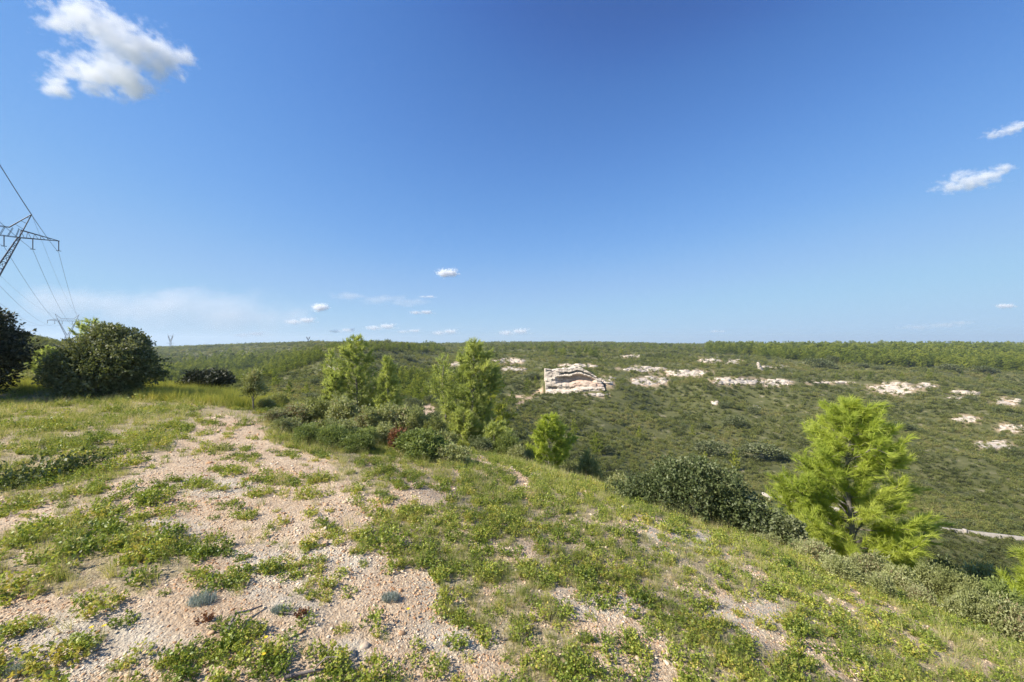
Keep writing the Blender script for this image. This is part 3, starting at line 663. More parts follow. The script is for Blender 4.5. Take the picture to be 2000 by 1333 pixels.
WOODS = [
 (85, [(1380,690),(1500,700),(1660,712),(1800,718),(2000,728),(2060,732),(2060,683),(1700,680),(1380,677)], 110, 900, (17,27), 'small bright green pine in the wood along the right skyline', 'pines along the right skyline'),
 (14, [(1075,692),(1165,693),(1165,698),(1075,697)], 110, 700, (12,20), 'bright pine in the short row above the quarry', 'row of pines above the quarry'),
 (30, [(930,676),(1060,674),(1370,676),(1370,686),(1060,684),(930,690)], 150, 900, (6,11), 'small dull green pine under the middle skyline', 'pines under the middle skyline'),
 (26, [(640,674),(860,676),(870,690),(640,684)], 120, 900, (9,20), 'dark pine along the hill crest behind the left pines', 'pines on the crest behind the left pines'),
 (46, [(760,735),(870,728),(900,770),(880,790),(800,790),(770,765)], 60, 220, (16,30), 'dark green pine packed in the ravine behind the left pines', 'pines filling the ravine'),
 (40, [(470,705),(560,700),(620,690),(640,700),(560,730),(470,760),(420,765)], 120, 600, (12,22), 'blue green pine in the side valley at left', 'pines in the left side valley'),
 (44, [(310,725),(460,700),(520,705),(440,755),(380,765),(310,755)], 60, 700, (12,22), 'hazy green pine in the valley right of the round oak', 'pines in the valley right of the round oak'),
]
for n, poly, y0, y1, (h0, h1), lab, grp in WOODS:
    for (x, y) in wood_points(n, poly, y0, y1, rp):
        gp = 666.5-F*(h(x, y)-CZ)/y; far_pine(x, y, min(rp.uniform(h0, h1), max(5, gp-rp.uniform(664, 672)))*max(y, 60)/F, lab, grp, 1.25)
# the rest of the pines, too many to count, as one far wood
pts = []
for n, poly, y0, y1, hr in ((1700, WOODS[0][1], 110, 1200, (14,23)), (220, WOODS[2][1], 150, 1200, (5,9)), (260, WOODS[3][1], 120, 1200, (6,11)), (420, WOODS[5][1], 110, 900, (9,17)), (420, WOODS[6][1], 50, 900, (9,17)), (180, WOODS[4][1], 60, 220, (12,22)),
                     (420, [(1380,673),(2060,673),(2060,682),(1380,680)], 200, 1500, (6,11)), (260, [(300,700),(640,680),(640,700),(300,720)], 150, 1200, (5,9))):
    for (x, y) in wood_points(n, poly, y0, y1, rp): pts.append((x, y, min(rp.uniform(*hr), max(4, 666.5-F*(h(x, y)-CZ)/y-rp.uniform(665, 672)))*y/F))
# trees on the ridge line itself
for k in range(900):
    px = rp.uniform(560, 2100) if k < 650 else rp.uniform(1400, 2100); y = math.exp(rp.uniform(math.log(260), math.log(1400))); x = (px-1000)/F*y
    pts.append((x, y, rp.uniform(1.5, 4.5)*(1 if y > 500 else .6)))
pts = np.array(pts); rng = np.random.default_rng(3)
zz = H(pts[:, 0], pts[:, 1]); s = pts[:, 2]
scatter('distant_pine_wood', np.stack([pts[:, 0], pts[:, 1], zz-.05*s], 1), yawed(rng, len(s), .03), np.stack([s*1.3, s*1.3, s], 1), JK, 'far pine wood merging into one green mass along the skyline', 'pine wood')

# dark evergreen oak clumps on the slopes
OK_ = []
for k in range(4):
    lb = auto_lobes(80+k, 1.0, 1.0, .62, 7); OK_.append(bush_geo(80+k, lb, 260, 8, .05, .034).mesh('holm_oak', M['oak_dark']))
OAKS = [(1190,890,22,16,'dark shaded oak in the shadow of the small round pine'),(1480,858,0,0,''),
 (1440,838,46,22,'grey green oak clump in mid slope left of the bright pine'),(1475,812,26,16,'small oak just above the grey green clump in mid slope'),
 (1378,842,26,14,'oak clump beside the pale sapling in mid slope'),(1415,800,22,12,'oak below the lone pale patch on the slope'),
 (1712,808,26,16,'dark oak peeking right of the top of the bright pine'),(1775,845,36,16,'wide dark oak on the slope right of the bright pine'),
 (1905,788,32,13,'very dark oak under the long white ledge pair'),(1975,773,24,11,'dark oak above the right edge rock patch'),
 (1610,722,52,20,'broad oak thicket upper slope, left of the bright pines'),(1636,711,30,14,'dark oak just above the broad thicket'),
 (1730,709,30,8,'flat dark oak at the edge of the wood, left of the pair'),(1770,710,34,8,'flat dark oak at the edge of the wood, right of the pair'),
 (1870,729,46,16,'left half of the long dark oak band on the right'),(1935,731,46,14,'right half of the long dark oak band on the right'),
 (1690,720,22,9,'low oak between broad thicket and wood'),(1720,723,24,7,'low oak right beside the low oak near the wood'),
 (1500,905,90,32,'wide shaded oak mass behind the kermes thicket'),(1395,895,70,26,'oak mass left behind the kermes thicket'),
 (1370,916,26,10,'small dark oak left of the slender pine'),(840,788,30,14,'round grey oak at the top of the sandy clearing'),
 (865,795,22,12,'oak right of the sandy clearing'),(805,800,34,20,'dark oak left of the sandy clearing'),(848,825,36,18,'oak below the sandy clearing'),
 (600,782,36,12,'dark oak left of the left pine foot'),(615,752,26,10,'dark patch of oak behind the left pine'),
 (735,700,34,10,'dark oak on the hill behind the left pines'),(790,705,40,10,'dark oak above the ravine head'),
 (1125,700,12,5,'small round bush above the quarry'),(1040,745,30,16,'shaded bush left of the quarry track'),(560,790,30,12,'low grey bush on the slope behind the young tree')]
rk = random.Random(9)
for px, py, wp, hp, lab in OAKS:
    if not wp: continue
    x, y, z = hit(px, py, 24); s = y/F
    o = ob('holm_oak', OK_[rk.randrange(4)], loc=(x, y+wp*s*.25, z-.05*hp*s), label=lab, cat='oak', group='dark oaks on the slopes')
    o.scale = (wp*s*1.15, wp*s*.9, hp*s*1.75); o.rotation_euler.z = rk.uniform(-.4, .4)

# ------------------------------------------------------------------ low concrete wall in the valley bottom
def wall(px0, py0, px1, py1, hp, label, posts=()):
    a = hit(px0, py0, 36); b_ = hit(px1, py1, 36); g = Geo(); N = 26
    A = Vector(a); B = Vector(b_); d = (B-A); d.z = 0; nrm = Vector((d.y, -d.x, 0)).normalized()
    gt = Geo(); rows = []
    for k in range(N+1):
        t = k/N; px = px0+(px1-px0)*t; py = py0+(py1-py0)*t; p = A+(B-A)*t; y = p.y
        top = CZ-(py-hp-666.5)/F*y; base = min(h(p.x, p.y), top-.3)-1.0
        rows.append((p.x, p.y, base, top+(.03 if k % 2 else 0)))
    th = .2; V = []; Fc = []
    for k, (x, y, zb, zt) in enumerate(rows):
        for s_, z in ((-1, zb), (-1, zt), (1, zt), (1, zb)): V.append((x+nrm.x*th*s_/2, y+nrm.y*th*s_/2, z))
    for k in range(N):
        for q in range(3): Fc.append((4*k+q, 4*k+q+1, 4*k+5+q, 4*k+4+q))
    Fc += [(0, 3, 2, 1), (4*N, 4*N+1, 4*N+2, 4*N+3)]
    g.add(V, Fc)
    e = ob('concrete_wall', g.mesh('concrete_wall', M['concrete']), label=label, cat='wall', group='low concrete walls in the valley')
    for pp in posts:
        t = (pp-px0)/(px1-px0); p = A+(B-A)*t; top = CZ-(py0+(py1-py0)*t-hp-2-666.5)/F*p.y; q = Geo(); w_ = .16
        v = [(p.x+sx*w_+nrm.x*0, p.y+sy*w_, z) for z in (top-1.6, top) for sx, sy in ((-1, -1), (1, -1), (1, 1), (-1, 1))]
        q.add(v, [(0, 1, 5, 4), (1, 2, 6, 5), (2, 3, 7, 6), (3, 0, 4, 7), (4, 5, 6, 7)]); ob('wall_pillar', q.mesh('wall_pillar', M['concrete']), e)
wall(1488, 969, 1640, 1000, 7, 'low pale concrete wall running behind the bright pine, left stretch')
wall(1785, 1028, 2060, 1060, 4, 'low pale concrete wall with a pillar, right of the bright pine', (1887,))

# ------------------------------------------------------------------ pylons and power lines
def lattice(g, a, b, wa, wb, n, r, side=None):
    """square lattice mast from a to b with widths wa, wb"""
    a = Vector(a); b = Vector(b); d = (b-a).normalized(); u = (side or Vector((1, 0, 0))); u = (u-d*u.dot(d)).normalized(); v = d.cross(u)
    def cor(t, k):
        w_ = (wa+(wb-wa)*t)/2; sx, sy = ((-1, -1), (1, -1), (1, 1), (-1, 1))[k]; return a+(b-a)*t+u*w_*sx+v*w_*sy
    for k in range(4): bar(g, cor(0, k), cor(1, k), r)
    for i_ in range(n):
        t0_, t1_ = i_/n, (i_+1)/n
        for k in range(4):
            bar(g, cor(t0_, k), cor(t1_, (k+1) % 4), r*.6, 3); bar(g, cor(t1_, k), cor(t1_, (k+1) % 4), r*.6, 3)
ARM = Vector((.677, .736, 0))
def pylon(x, y, zb, beam_z, mat, r, label, arm=ARM, half=14.0):
    e = ob('power_pylon', None, loc=(0, 0, 0), label=label, cat='pylon', group='high voltage pylons')
    P = lambda k, z: Vector((x, y, 0))+arm*k+Vector((0, 0, z))
    J = 6.3; wz = beam_z-15
    g = Geo()
    lattice(g, P(0, zb), P(0, wz), 6.5 if wz-zb > 8 else 3.5, 2.6, max(3, int((wz-zb)/2.5)), r*1.2, arm); ob('mast', g.mesh('mast', M[mat]), e)
    for s in (-1, 1):
        g = Geo(); lattice(g, P(s*.9, wz), P(s*J, beam_z), 1.5, .5, 8, r, arm); ob('fork', g.mesh('fork', M[mat]), e)
        g = Geo(); tip = P(s*8.6, beam_z+7.3)
        for q in (P(s*(J-1.8), beam_z+2.6), P(s*J, beam_z)): bar(g, q+Vector((arm.y, -arm.x, 0))*.3, tip, r); bar(g, q-Vector((arm.y, -arm.x, 0))*.3, tip, r)
        for t in (.25, .5, .75): bar(g, P(s*(J-1.8), beam_z+2.6).lerp(tip, t), P(s*J, beam_z).lerp(tip, t+.1), r*.6, 3)
        ob('earth_wire_peak', g.mesh('earth_wire_peak', M[mat]), e)
        g = Geo(); tip = P(s*half, beam_z+.4); side_ = Vector((arm.y, -arm.x, 0))*.7
        for q in (P(s*(J+.3), beam_z+2.2), P(s*J, beam_z)):
            for sd_ in (-1, 1): bar(g, q+side_*sd_, tip, r)
        for t in np.linspace(0, .85, 6):
            a = P(s*(J+.3), beam_z+2.2).lerp(tip, t); b_ = P(s*J, beam_z).lerp(tip, t); c_ = P(s*J, beam_z).lerp(tip, t+.12)
            bar(g, a, b_, r*.6, 3); bar(g, a, c_, r*.6, 3)
        ob('cross_arm', g.mesh('cross_arm', M[mat]), e)
    g = Geo()
    for z in (0, 2.6):
        for sd_ in (-1, 1):
            k = J if z == 0 else J-1.8
            bar(g, P(-k, beam_z+z)+side_*sd_, P(k, beam_z+z)+side_*sd_, r)
    for t in np.linspace(-1, 1, 9):
        for sd_ in (-1, 1): bar(g, P(t*J*.9, beam_z)+side_*sd_, P(min(J, t*J*.9+.9), beam_z+2.6)+side_*sd_, r*.6, 3)
    ob('beam', g.mesh('beam', M[mat]), e)
    for k in (-13.8, -8.8, -3.6, 3.6, 8.8, 13.8):
        g = Geo(); top = beam_z+(.4 if abs(k) > 12 else 0)
        p = P(k, top); bar(g, p, P(k, top-2.9), r*1.0); bar(g, P(k-.5, top-3.0), P(k+.5, top-3.0), r*1.1)
        ob('insulator', g.mesh('insulator', M['insulator']), e)
    return e
NP = Vector((-147.8, 108.7, 0)); FP = Vector((-480, 420, 0)); LNd = (FP-NP).normalized(); BP = NP-LNd*455
NB, FB, BB = 31.8, 23.2, 40.0
pylon(NP.x, NP.y, h(NP.x, NP.y), NB, 'steel', .11, 'large lattice pylon cut off by the left edge, nearest one')
pylon(FP.x, FP.y, h(FP.x, FP.y), FB, 'steel_pale', .17, 'grey pylon rising behind the large round oak')
def span(p, q, sag, n=40): return [p.lerp(q, t)-Vector((0, 0, 4*sag*t*(1-t))) for t in np.linspace(0, 1, n)]
names = {-13.8: 'outermost left', -8.8: 'second left', -3.6: 'inner left', 3.6: 'inner right', 8.8: 'second right', 13.8: 'outermost right'}
for k, nm in names.items():
    g = Geo(); A = [B_+ARM*k+Vector((0, 0, z-3.1)) for B_, z in ((BP, BB), (NP, NB), (FP, FB))]
    pts_ = span(A[0], A[1], 11)+span(A[1], A[2], 10)[1:]
    tube(g, pts_, [.042]*len(pts_), 4); ob('power_line', g.mesh('power_line', M['wire']), label='%s high voltage cable of the line through the two left pylons' % nm, cat='cable', group='cables of the power line')
for s, nm in ((-1, 'left'), (1, 'right')):
    g = Geo(); A = [B_+ARM*8.6*s+Vector((0, 0, z+7.3)) for B_, z in ((BP, BB), (NP, NB), (FP, FB))]
    pts_ = span(A[0], A[1], 8)+span(A[1], A[2], 7)[1:]
    tube(g, pts_, [.03]*len(pts_), 4); ob('earth_wire', g.mesh('earth_wire', M['wire']), label='thin %s wire between the top peaks of the pylons' % nm, cat='cable', group='cables of the power line')
def far_pylon(px, pyt, pyb, wp, Y, label, low=True):
    x = (px-1000)/F*Y; s = Y/F; zt = CZ+(666.5-pyt)*s; zb = min(h(x, Y), CZ+(666.5-pyb)*s)-1
    e = ob('power_pylon', None, loc=(x, Y, 0), label=label, cat='pylon', group='high voltage pylons'); w_ = wp*s/2; r = .16*Y/800; HH = CZ+(666.5-pyb)*s
    tot = zt-HH; fz = HH+tot*.5
    g = Geo(); lattice(g, (0, 0, zb), (0, 0, fz), 4.5, 1.8, 6, r); ob('mast', g.mesh('mast', M['steel']), e)
    for sx in (-1, 1):
        g = Geo(); lattice(g, (sx*.6, 0, fz), (sx*w_*.72, 0, zt-tot*.14), 1.6, 1.0, 5, r); bar(g, (sx*w_*.72, 0, zt-tot*.14), (sx*w_*.8, 0, zt), r); ob('fork', g.mesh('fork', M['steel']), e)
    g = Geo(); bar(g, (-w_*.8, 0, zt-tot*.14), (w_*.8, 0, zt-tot*.14), r*1.3); bar(g, (-w_*.8, 0, zt-tot*.2), (w_*.8, 0, zt-tot*.2), r); ob('beam', g.mesh('beam', M['steel']), e)
    if low: g = Geo(); bar(g, (-w_*1.25, 0, fz-tot*.12), (w_*1.25, 0, fz-tot*.12), r*1.6); ob('cross_arm', g.mesh('cross_arm', M['steel']), e)
far_pylon(333, 652, 682, 13, 800, 'small lattice pylon on the left skyline right of the round oak')
far_pylon(602, 657, 671, 9, 1000, 'tiny forked pylon on the skyline left of the left pine', False)
far_pylon(727, 664, 676, 8, 1300, 'barely visible pylon tip on the skyline between the left pines', False)
# ------------------------------------------------------------------ trees and bushes near the hilltop
def at(px, Y): return (px-1000)/F*Y
# large round evergreen oak, left
Y0 = 12.5; sc_ = Y0/F
lob = [(0, 0, .95, 1.15, 1.1, .85), (-.8, -.1, .8, .65, .8, .6), (-.55, .1, 1.5, .7, .7, .5), (.2, .2, 1.85, .62, .6, .45), (.75, 0, 1.45, .7, .7, .5), (1.2, -.1, .95, .62, .7, .55), (.45, -.5, .7, .8, .7, .6),
       (-.2, .2, 2.1, .42, .4, .28), (-1.1, 0, .7, .3, .4, .35), (.1, -.4, .4, 1.1, .8, .42), (.9, -.2, .35, .5, .5, .38), (-.8, -.2, .35, .4, .5, .38), (-.5, -.6, .8, .7, .6, .6), (1.35, .2, .6, .4, .5, .4), (.9, .3, 1.75, .3, .35, .25)]
make_bush('evergreen_oak', 31, at(205, Y0), Y0, 0, 0, 2.3, M['oak_dark'], 'large rounded dark evergreen oak standing at the left edge of the clearing', 'oak', lobes=[(a*.86, b_, c_, d*.9, e_, f) for a, b_, c_, d, e_, f in lob], nsprig=5200, per=9, L=.075, Wd=.045, sink=.12)
# darker oak cut by the left edge
Y0 = 11
lob = [(-.9, .2, 1.6, 1.5, 1.3, 1.1), (.1, 0, 1.5, .85, .9, .8), (.55, 0, 1.15, .6, .7, .5), (-.2, 0, 2.25, .8, .8, .5), (.1, 0, 2.4, .5, .5, .38), (-.3, -.2, .5, 1.0, .8, .5), (-1.4, 0, 2.4, .9, .9, .5), (.0, -.1, .9, .8, .8, .5), (.85, .1, 1.5, .35, .4, .22), (-2.2, .3, 1.5, 1.2, 1.2, 1.0)]
make_bush('evergreen_oak', 33, at(-52, Y0), Y0, 0, 0, 2.4, M['oak_dusky'], 'almost black evergreen oak cut off by the left edge of the picture', 'oak', lobes=lob, nsprig=5600, per=9, L=.075, Wd=.045, sink=.15)
# oak right of it, lower
make_bush('evergreen_oak', 35, at(402, 16.5), 16.5, 2.2, 1.8, 1.15, M['oak_dusky'], 'low dark oak on the brow between the round oak and the young tree', 'oak', nsprig=1700, per=8, L=.08, Wd=.05, sink=.1, z=CZ-(768-666.5)/F*16.5)
make_bush('shrub', 36, at(225, 17), 17, 2.0, 1.5, 1.4, M['oak_dark'], 'dusky shrub showing behind the right side of the round oak', nsprig=1300, per=8, L=.07, Wd=.045)
# pine crown poking up behind the round oak
make_pine(41, 178, 26, 4.3, [(0, .4, .4), (.4, 1.3, 1.3), (.7, 1.4, 1.4), (.9, .9, .9), (1, .3, .3)], 'pine_mid', 'blue green pine top rising behind the large round oak', 60, 10, .16, .03, dz=-.1, twig_k=7)
make_pine(42, 92, 30, 2.3, [(0, 1.2, 1.2), (.4, 1.4, 1.3), (.8, .8, .8), (1, .2, .2)], 'pine_mid', 'low pale green pine between the black oak and the round oak', 40, 9, .18, .04, twig_k=6, dz=0)
# grey green shrub band at far left
rb = random.Random(8)
for k, (px, Y, wd, hg, lab) in enumerate([(5, 15.5, 1.3, .62, 'grey green bush by the track under the black oak'), (48, 15.2, 1.5, .55, 'low grey green bush in the middle of the row near the track'), (92, 15, .9, .32, 'grey green bush touching the left side of the round oak'), (118, 13.5, .8, .5, 'light green bushlet at the left foot of the round oak')]):
    make_bush('shrub', 200+k, at(px, Y), Y, wd, 1.0, hg, M['greygreen'] if k < 3 else M['low_green'], lab, nsprig=600, per=8, L=.05, Wd=.03)
# the bright wind blown pine at right
prof = [(0, .5, .5), (.10, .75, .8), (.22, 1.2, 1.2), (.36, 1.5, 1.7), (.50, 1.35, 1.8), (.60, 1.1, 1.5), (.68, .8, 1.25), (.78, .65, .95), (.88, .5, .6), (1, .22, .25)]
make_pine(71, 1672, 6.8, 3.45, prof, 'pine_bright', 'bright yellow green pine blown by the wind at the right, standing alone', 118, 30, .115, .0085, wind=(.42, 0, .04), twig_k=9, dz=-.55, t0=.0, f0=.3)
make_pine(72, 2040, 5.6, 1.75, [(0, .5, .5), (.3, .75, .75), (.7, .5, .5), (1, .1, .1)], 'pine_bright', 'young bright pine cut off by the right edge of the picture', 50, 18, .11, .009, wind=(.5, 0, .05), twig_k=8, dz=-.35)
# the centre pine
prof = [(0, .7, .75), (.08, .95, 1.0), (.2, .9, 1.0), (.34, .85, .85), (.5, .9, .85), (.65, .8, .85), (.78, .72, .8), (.9, .6, .6), (1, .25, .28)]
make_pine(73, 925, 13.0, 3.85, prof, 'pine_mid', 'tall sunlit pine in the centre, tallest tree against the sky', 121, 10, .13, 0.017, wind=(.25, 0, .05), twig_k=9, dz=-.25, t0=.03)
make_pine(74, 868, 13.2, 2.9, [(0, .1, .1), (.5, .2, .2), (.7, .45, .35), (.9, .35, .3), (1, .1, .1)], 'pine_mid', 'thin pine side stem against the left of the tall centre pine', 28, 8, .13, 0.017, wind=(.2, 0, .05), twig_k=6, t0=.5)
make_pine(75, 962, 15.5, 3.6, [(0, .6, .6), (.4, .8, .8), (.8, .6, .6), (1, .2, .2)], 'pine_far', 'darker pine behind the right side of the tall centre pine', 66, 7, .15, 0.0255, twig_k=6, dz=0)
# left pines
prof = [(0, .7, .6), (.12, 1.25, .9), (.3, 1.2, 1.0), (.5, 1.05, .9), (.66, 1.0, .85), (.8, .8, .7), (.92, .5, .5), (1, .2, .2)]
make_pine(76, 697, 17.5, 3.75, prof, 'pine_mid', 'broad pine with a visible dark trunk, left one of the left pair', 82, 8, .15, 0.022099999999999998, wind=(.2, 0, .05), twig_k=8, dz=-.15, t0=.12)
make_pine(77, 757, 17.0, 3.0, [(0, .5, .6), (.15, .6, .75), (.4, .55, .7), (.65, .42, .5), (.85, .25, .3), (1, .08, .08)], 'pine_mid', 'slimmer pale pine, right one of the left pair', 66, 8, .15, 0.022099999999999998, wind=(.2, 0, .05), twig_k=8, dz=-.15, t0=.1)
make_pine(78, 644, 18.5, 2.9, [(0, .1, .1), (.4, .3, .3), (.7, .35, .35), (1, .08, .08)], 'pine_mid', 'thin light pine stem at the left side of the left pair', 30, 7, .15, 0.0255, twig_k=6, t0=.35)
make_pine(81, 655, 16.5, 1.6, [(0, .6, .6), (.4, .7, .7), (1, .15, .15)], 'pine_mid', 'low bright pine at the left foot of the left pair', 34, 9, .14, .026, twig_k=7)
# pale bushy pine right of centre
make_pine(79, 1075, 17.0, 3.1, [(0, 1.2, 1.3), (.2, 1.35, 1.5), (.45, 1.2, 1.35), (.7, .9, 1.05), (.88, .5, .6), (1, .2, .22)], 'pine_bright', 'pale bushy pine with a pointed top right of the tall centre pine', 82, 8, .15, 0.0255, wind=(.25, 0, .1), twig_k=8, dz=0, t0=.03)
make_pine(80, 905, 12.2, 1.2, [(0, .6, .6), (.5, .6, .6), (1, .2, .2)], 'pine_mid', 'bright low pine growth at the left foot of the tall centre pine', 36, 12, .11, .018, twig_k=7)
make_pine(82, 965, 11.8, 1.1, [(0, .5, .5), (.5, .5, .7), (1, .15, .3)], 'pine_mid', 'small pine leaning right at the right foot of the tall centre pine', 30, 12, .11, .018, wind=(.5, 0, .1), twig_k=7)
# mediterranean kermes oak thicket
Yk = 6.4
lob = [(-1.25, .1, .38, .42, .5, .34), (-.8, 0, .48, .5, .55, .40), (-.25, .1, .62, .55, .6, .46), (.25, .1, .62, .5, .6, .48), (.75, -.1, .30, .48, .5, .42), (1.15, -.35, -.02, .42, .45, .38), (1.55, -.7, .0, .36, .4, .38), (.1, .3, .9, .28, .3, .22), (-.35, .3, .88, .25, .3, .2), (.9, -.5, .15, .4, .4, .4), (-1.55, .1, .28, .2, .3, .22), (.5, -.3, .35, .45, .4, .4)]
lob = [(a*.88, b_, c_-.06, d, e_, f) for a, b_, c_, d, e_, f in lob if a < 1.5]
make_bush('kermes_oak', 91, at(1362, Yk), Yk, 0, 0, 1.0, M['kermes'], 'long dark kermes oak thicket with small stiff leaves, left of the bright pine', 'oak', lobes=lob, nsprig=4600, per=9, L=.04, Wd=.026, sink=.2, shell=.45)
make_bush('kermes_oak', 92, at(1535, 5.7), 5.7, .5, .5, .42, M['oak_dark'], 'very dark small oak closing the right end of the kermes thicket', 'oak', nsprig=900, per=9, L=.04, Wd=.026)
# reddish bush, green bush, young tree
make_bush('smoke_bush', 95, at(776, 7.4), 7.4, .38, .34, .55, M['red_leaf'], 'red brown leafy bush in front of the grey green thicket', nsprig=300, per=8, L=.04, Wd=.022, nl=4)
make_bush('green_bush', 96, at(828, 6.9), 6.9, 1.0, .9, .56, M['green_bush'], 'rounded full green bush directly right of the red brown bush', nsprig=1300, per=9, L=.04, Wd=.026)
make_bush('shrub', 97, at(880, 6.7), 6.7, .7, .6, .32, M['greygreen'], 'low grey shrub at the right side of the rounded full green bush', nsprig=400, per=9, L=.035, Wd=.018)
e = ob('young_tree', None, loc=(at(496, 11.5), 11.5, h(at(496, 11.5), 11.5)), label='young thin tree with a dark stem at the end of the gravel track', cat='tree')
lobt = [(-.03, 0, .72, .2, .2, .3), (-.17, 0, .5, .14, .15, .2), (.2, 0, .52, .16, .16, .18), (.05, 0, .95, .12, .12, .18)]
ob('crown', bush_geo(98, lobt, 520, 8, .06, .022, shell=.2).mesh('crown', M['greygreen']), e)
g = Geo(); tube(g, [(0, 0, -.1), (-.03, 0, .3), (0, 0, .9)], [.022, .018, .006], 6); tube(g, [(-.03, 0, .25), (.2, 0, .6)], [.012, .005], 4); tube(g, [(-.03, 0, .3), (-.2, .05, .6)], [.012, .005], 4); ob('trunk', g.mesh('trunk', M['twig']), e)
# grey green shrub thicket on the shoulder: each shrub a thing of its own
SH = [bush_geo(300+k, auto_lobes(300+k, 1, 1, .8, 7), 760, 9, .056, .024, shell=.35).mesh('foliage', M['greygreen']) for k in range(4)]
SS = [stems_geo(300+k, auto_lobes(300+k, 1, 1, .8, 7), .012).mesh('stems', M['twig']) for k in range(4)]
rs_ = random.Random(12)
def thicket(items, group):
    for px, py_top, Y, wpx, mat, lab in items:
        x = at(px, Y); z = h(x, Y); top = CZ-(py_top-666.5)/F*Y; hg = max(.38 if px < 1200 else .26, min(1.3, top-z+.06))*(1 if px < 1200 else .8); wd = wpx*Y/F
        k = rs_.randrange(4); e = ob('shrub', None, loc=(x, Y, z-.06), label=lab, cat='shrub', group=group)
        fo = ob('foliage', SH[k], e); st = ob('stems', SS[k], e)
        if mat != 'greygreen':
            fo.material_slots[0].link = 'OBJECT'; fo.material_slots[0].material = M[mat]
        e.scale = (wd*rs_.uniform(.75, 1.1), wd*rs_.uniform(.7, .95), hg/.72*rs_.uniform(.85, 1.25)); e.rotation_euler.z = rs_.uniform(0, 6)
thicket([(540,807,9.3,62,'greygreen','leftmost grey green shrub of the thicket, by the end of the track'),
 (578,792,9.7,81,'greygreen','grey green shrub second from the left of the thicket'),
 (560,827,8.3,67,'greygreen','low shrub in front of the left end of the thicket'),
 (620,787,10.0,81,'greygreen','shrub in the thicket below the thin light pine'),
 (612,827,8.3,81,'green_bush','green shrub at the front of the thicket beside the gravel'),
 (668,792,9.8,89,'greygreen','shrub in the thicket in front of the left pine'),
 (660,832,8.2,81,'greygreen','pale shrub at the front of the thicket, left of its middle'),
 (720,792,9.5,86,'greygreen','shrub in the thicket right in front of the dark trunk'),
 (706,834,8.1,83,'green_bush','greener shrub at the middle front of the thicket'),
 (768,798,9.7,81,'greygreen','shrub in the thicket below the slimmer pale pine'),
 (750,830,8.7,75,'greygreen','shrub directly left of the red brown bush'),
 (815,804,9.7,72,'greygreen','shrub behind the rounded full green bush'),
 (850,817,9.3,67,'greygreen','shrub between the rounded green bush and the centre pine'),
 (868,840,8.3,59,'greygreen','small shrub at the left foot of the centre pine'),
 (600,854,7.4,67,'green_bush','mid green shrub at the lower left edge of the thicket'),
 (650,860,7.2,75,'green_bush','mid green shrub at the lower front of the thicket'),
 (700,870,7.0,81,'green_bush','green low shrub left below the red brown bush'),
 (545,770,12.5,50,'greygreen','pale feathery shrub just right of the young tree'),
 (520,785,11.8,40,'greygreen','soft shrub touching the young tree'),
 (990,850,11.4,50,'green_bush','dark shrub right of the foot of the centre pine'),
 (1010,870,10.8,44,'greygreen','grey shrub further right of the foot of the centre pine'),
 (940,862,10.6,60,'kermes','shaded shrub under the centre pine'),
 (1115,868,15.0,50,'greygreen','shrub at the right foot of the pale bushy pine'),
 (1030,880,14.0,40,'greygreen','shrub at the left foot of the pale bushy pine'),
 (1150,890,14.0,60,'greygreen','soft shrub in the dip below the small round pine'),
 (1210,905,12.0,60,'greygreen','shrub just left of the kermes thicket')], 'shrubs of the thicket on the shoulder')
thicket([(1590,1050,4.9,70,'greygreen','grey shrub at the left foot of the bright pine'),(1650,1085,5.0,70,'greygreen','green shrub under the bright pine, left of its trunk'),(1700,1085,5.0,80,'greygreen','grey green shrub right under the bright pine'),
 (1640,1090,4.3,70,'greygreen','twiggy grey shrub in front of the bright pine'),(1760,1095,4.7,80,'greygreen','shrub at the right foot of the bright pine'),(1720,1120,4.1,70,'greygreen','low shrub at the front right of the bright pine'),
 (1820,1095,4.9,80,'greygreen','leafy shrub right of the bright pine'),(1800,1135,4.1,70,'greygreen','pale shrub in the row right of the bright pine'),(1880,1115,4.6,80,'greygreen','shrub left of the silvery bush at right'),
 (1890,1150,3.8,90,'greygreen','silvery leaved bush near the right edge'),(1960,1125,4.5,90,'green_bush','green shrub behind the silvery bush at the right edge'),(1965,1165,3.6,90,'greygreen','silvery shrub cut by the right edge'),
 (1560,1050,5.2,50,'kermes','dark low shrub below the right end of the kermes thicket'),(1500,1048,5.4,50,'greygreen','small grey shrub in front of the kermes thicket right part'),(1330,1000,6.0,50,'greygreen','small grey shrub in front of the kermes thicket middle'),
 (1240,960,7.6,60,'greygreen','pale shrub at the left end of the kermes thicket'),(1850,1080,6.2,90,'kermes','dark shrub on the slope behind the row at right'),(1940,1075,7,100,'greygreen','scrubby bush on the slope above the right edge row')], 'shrubs along the right shoulder')

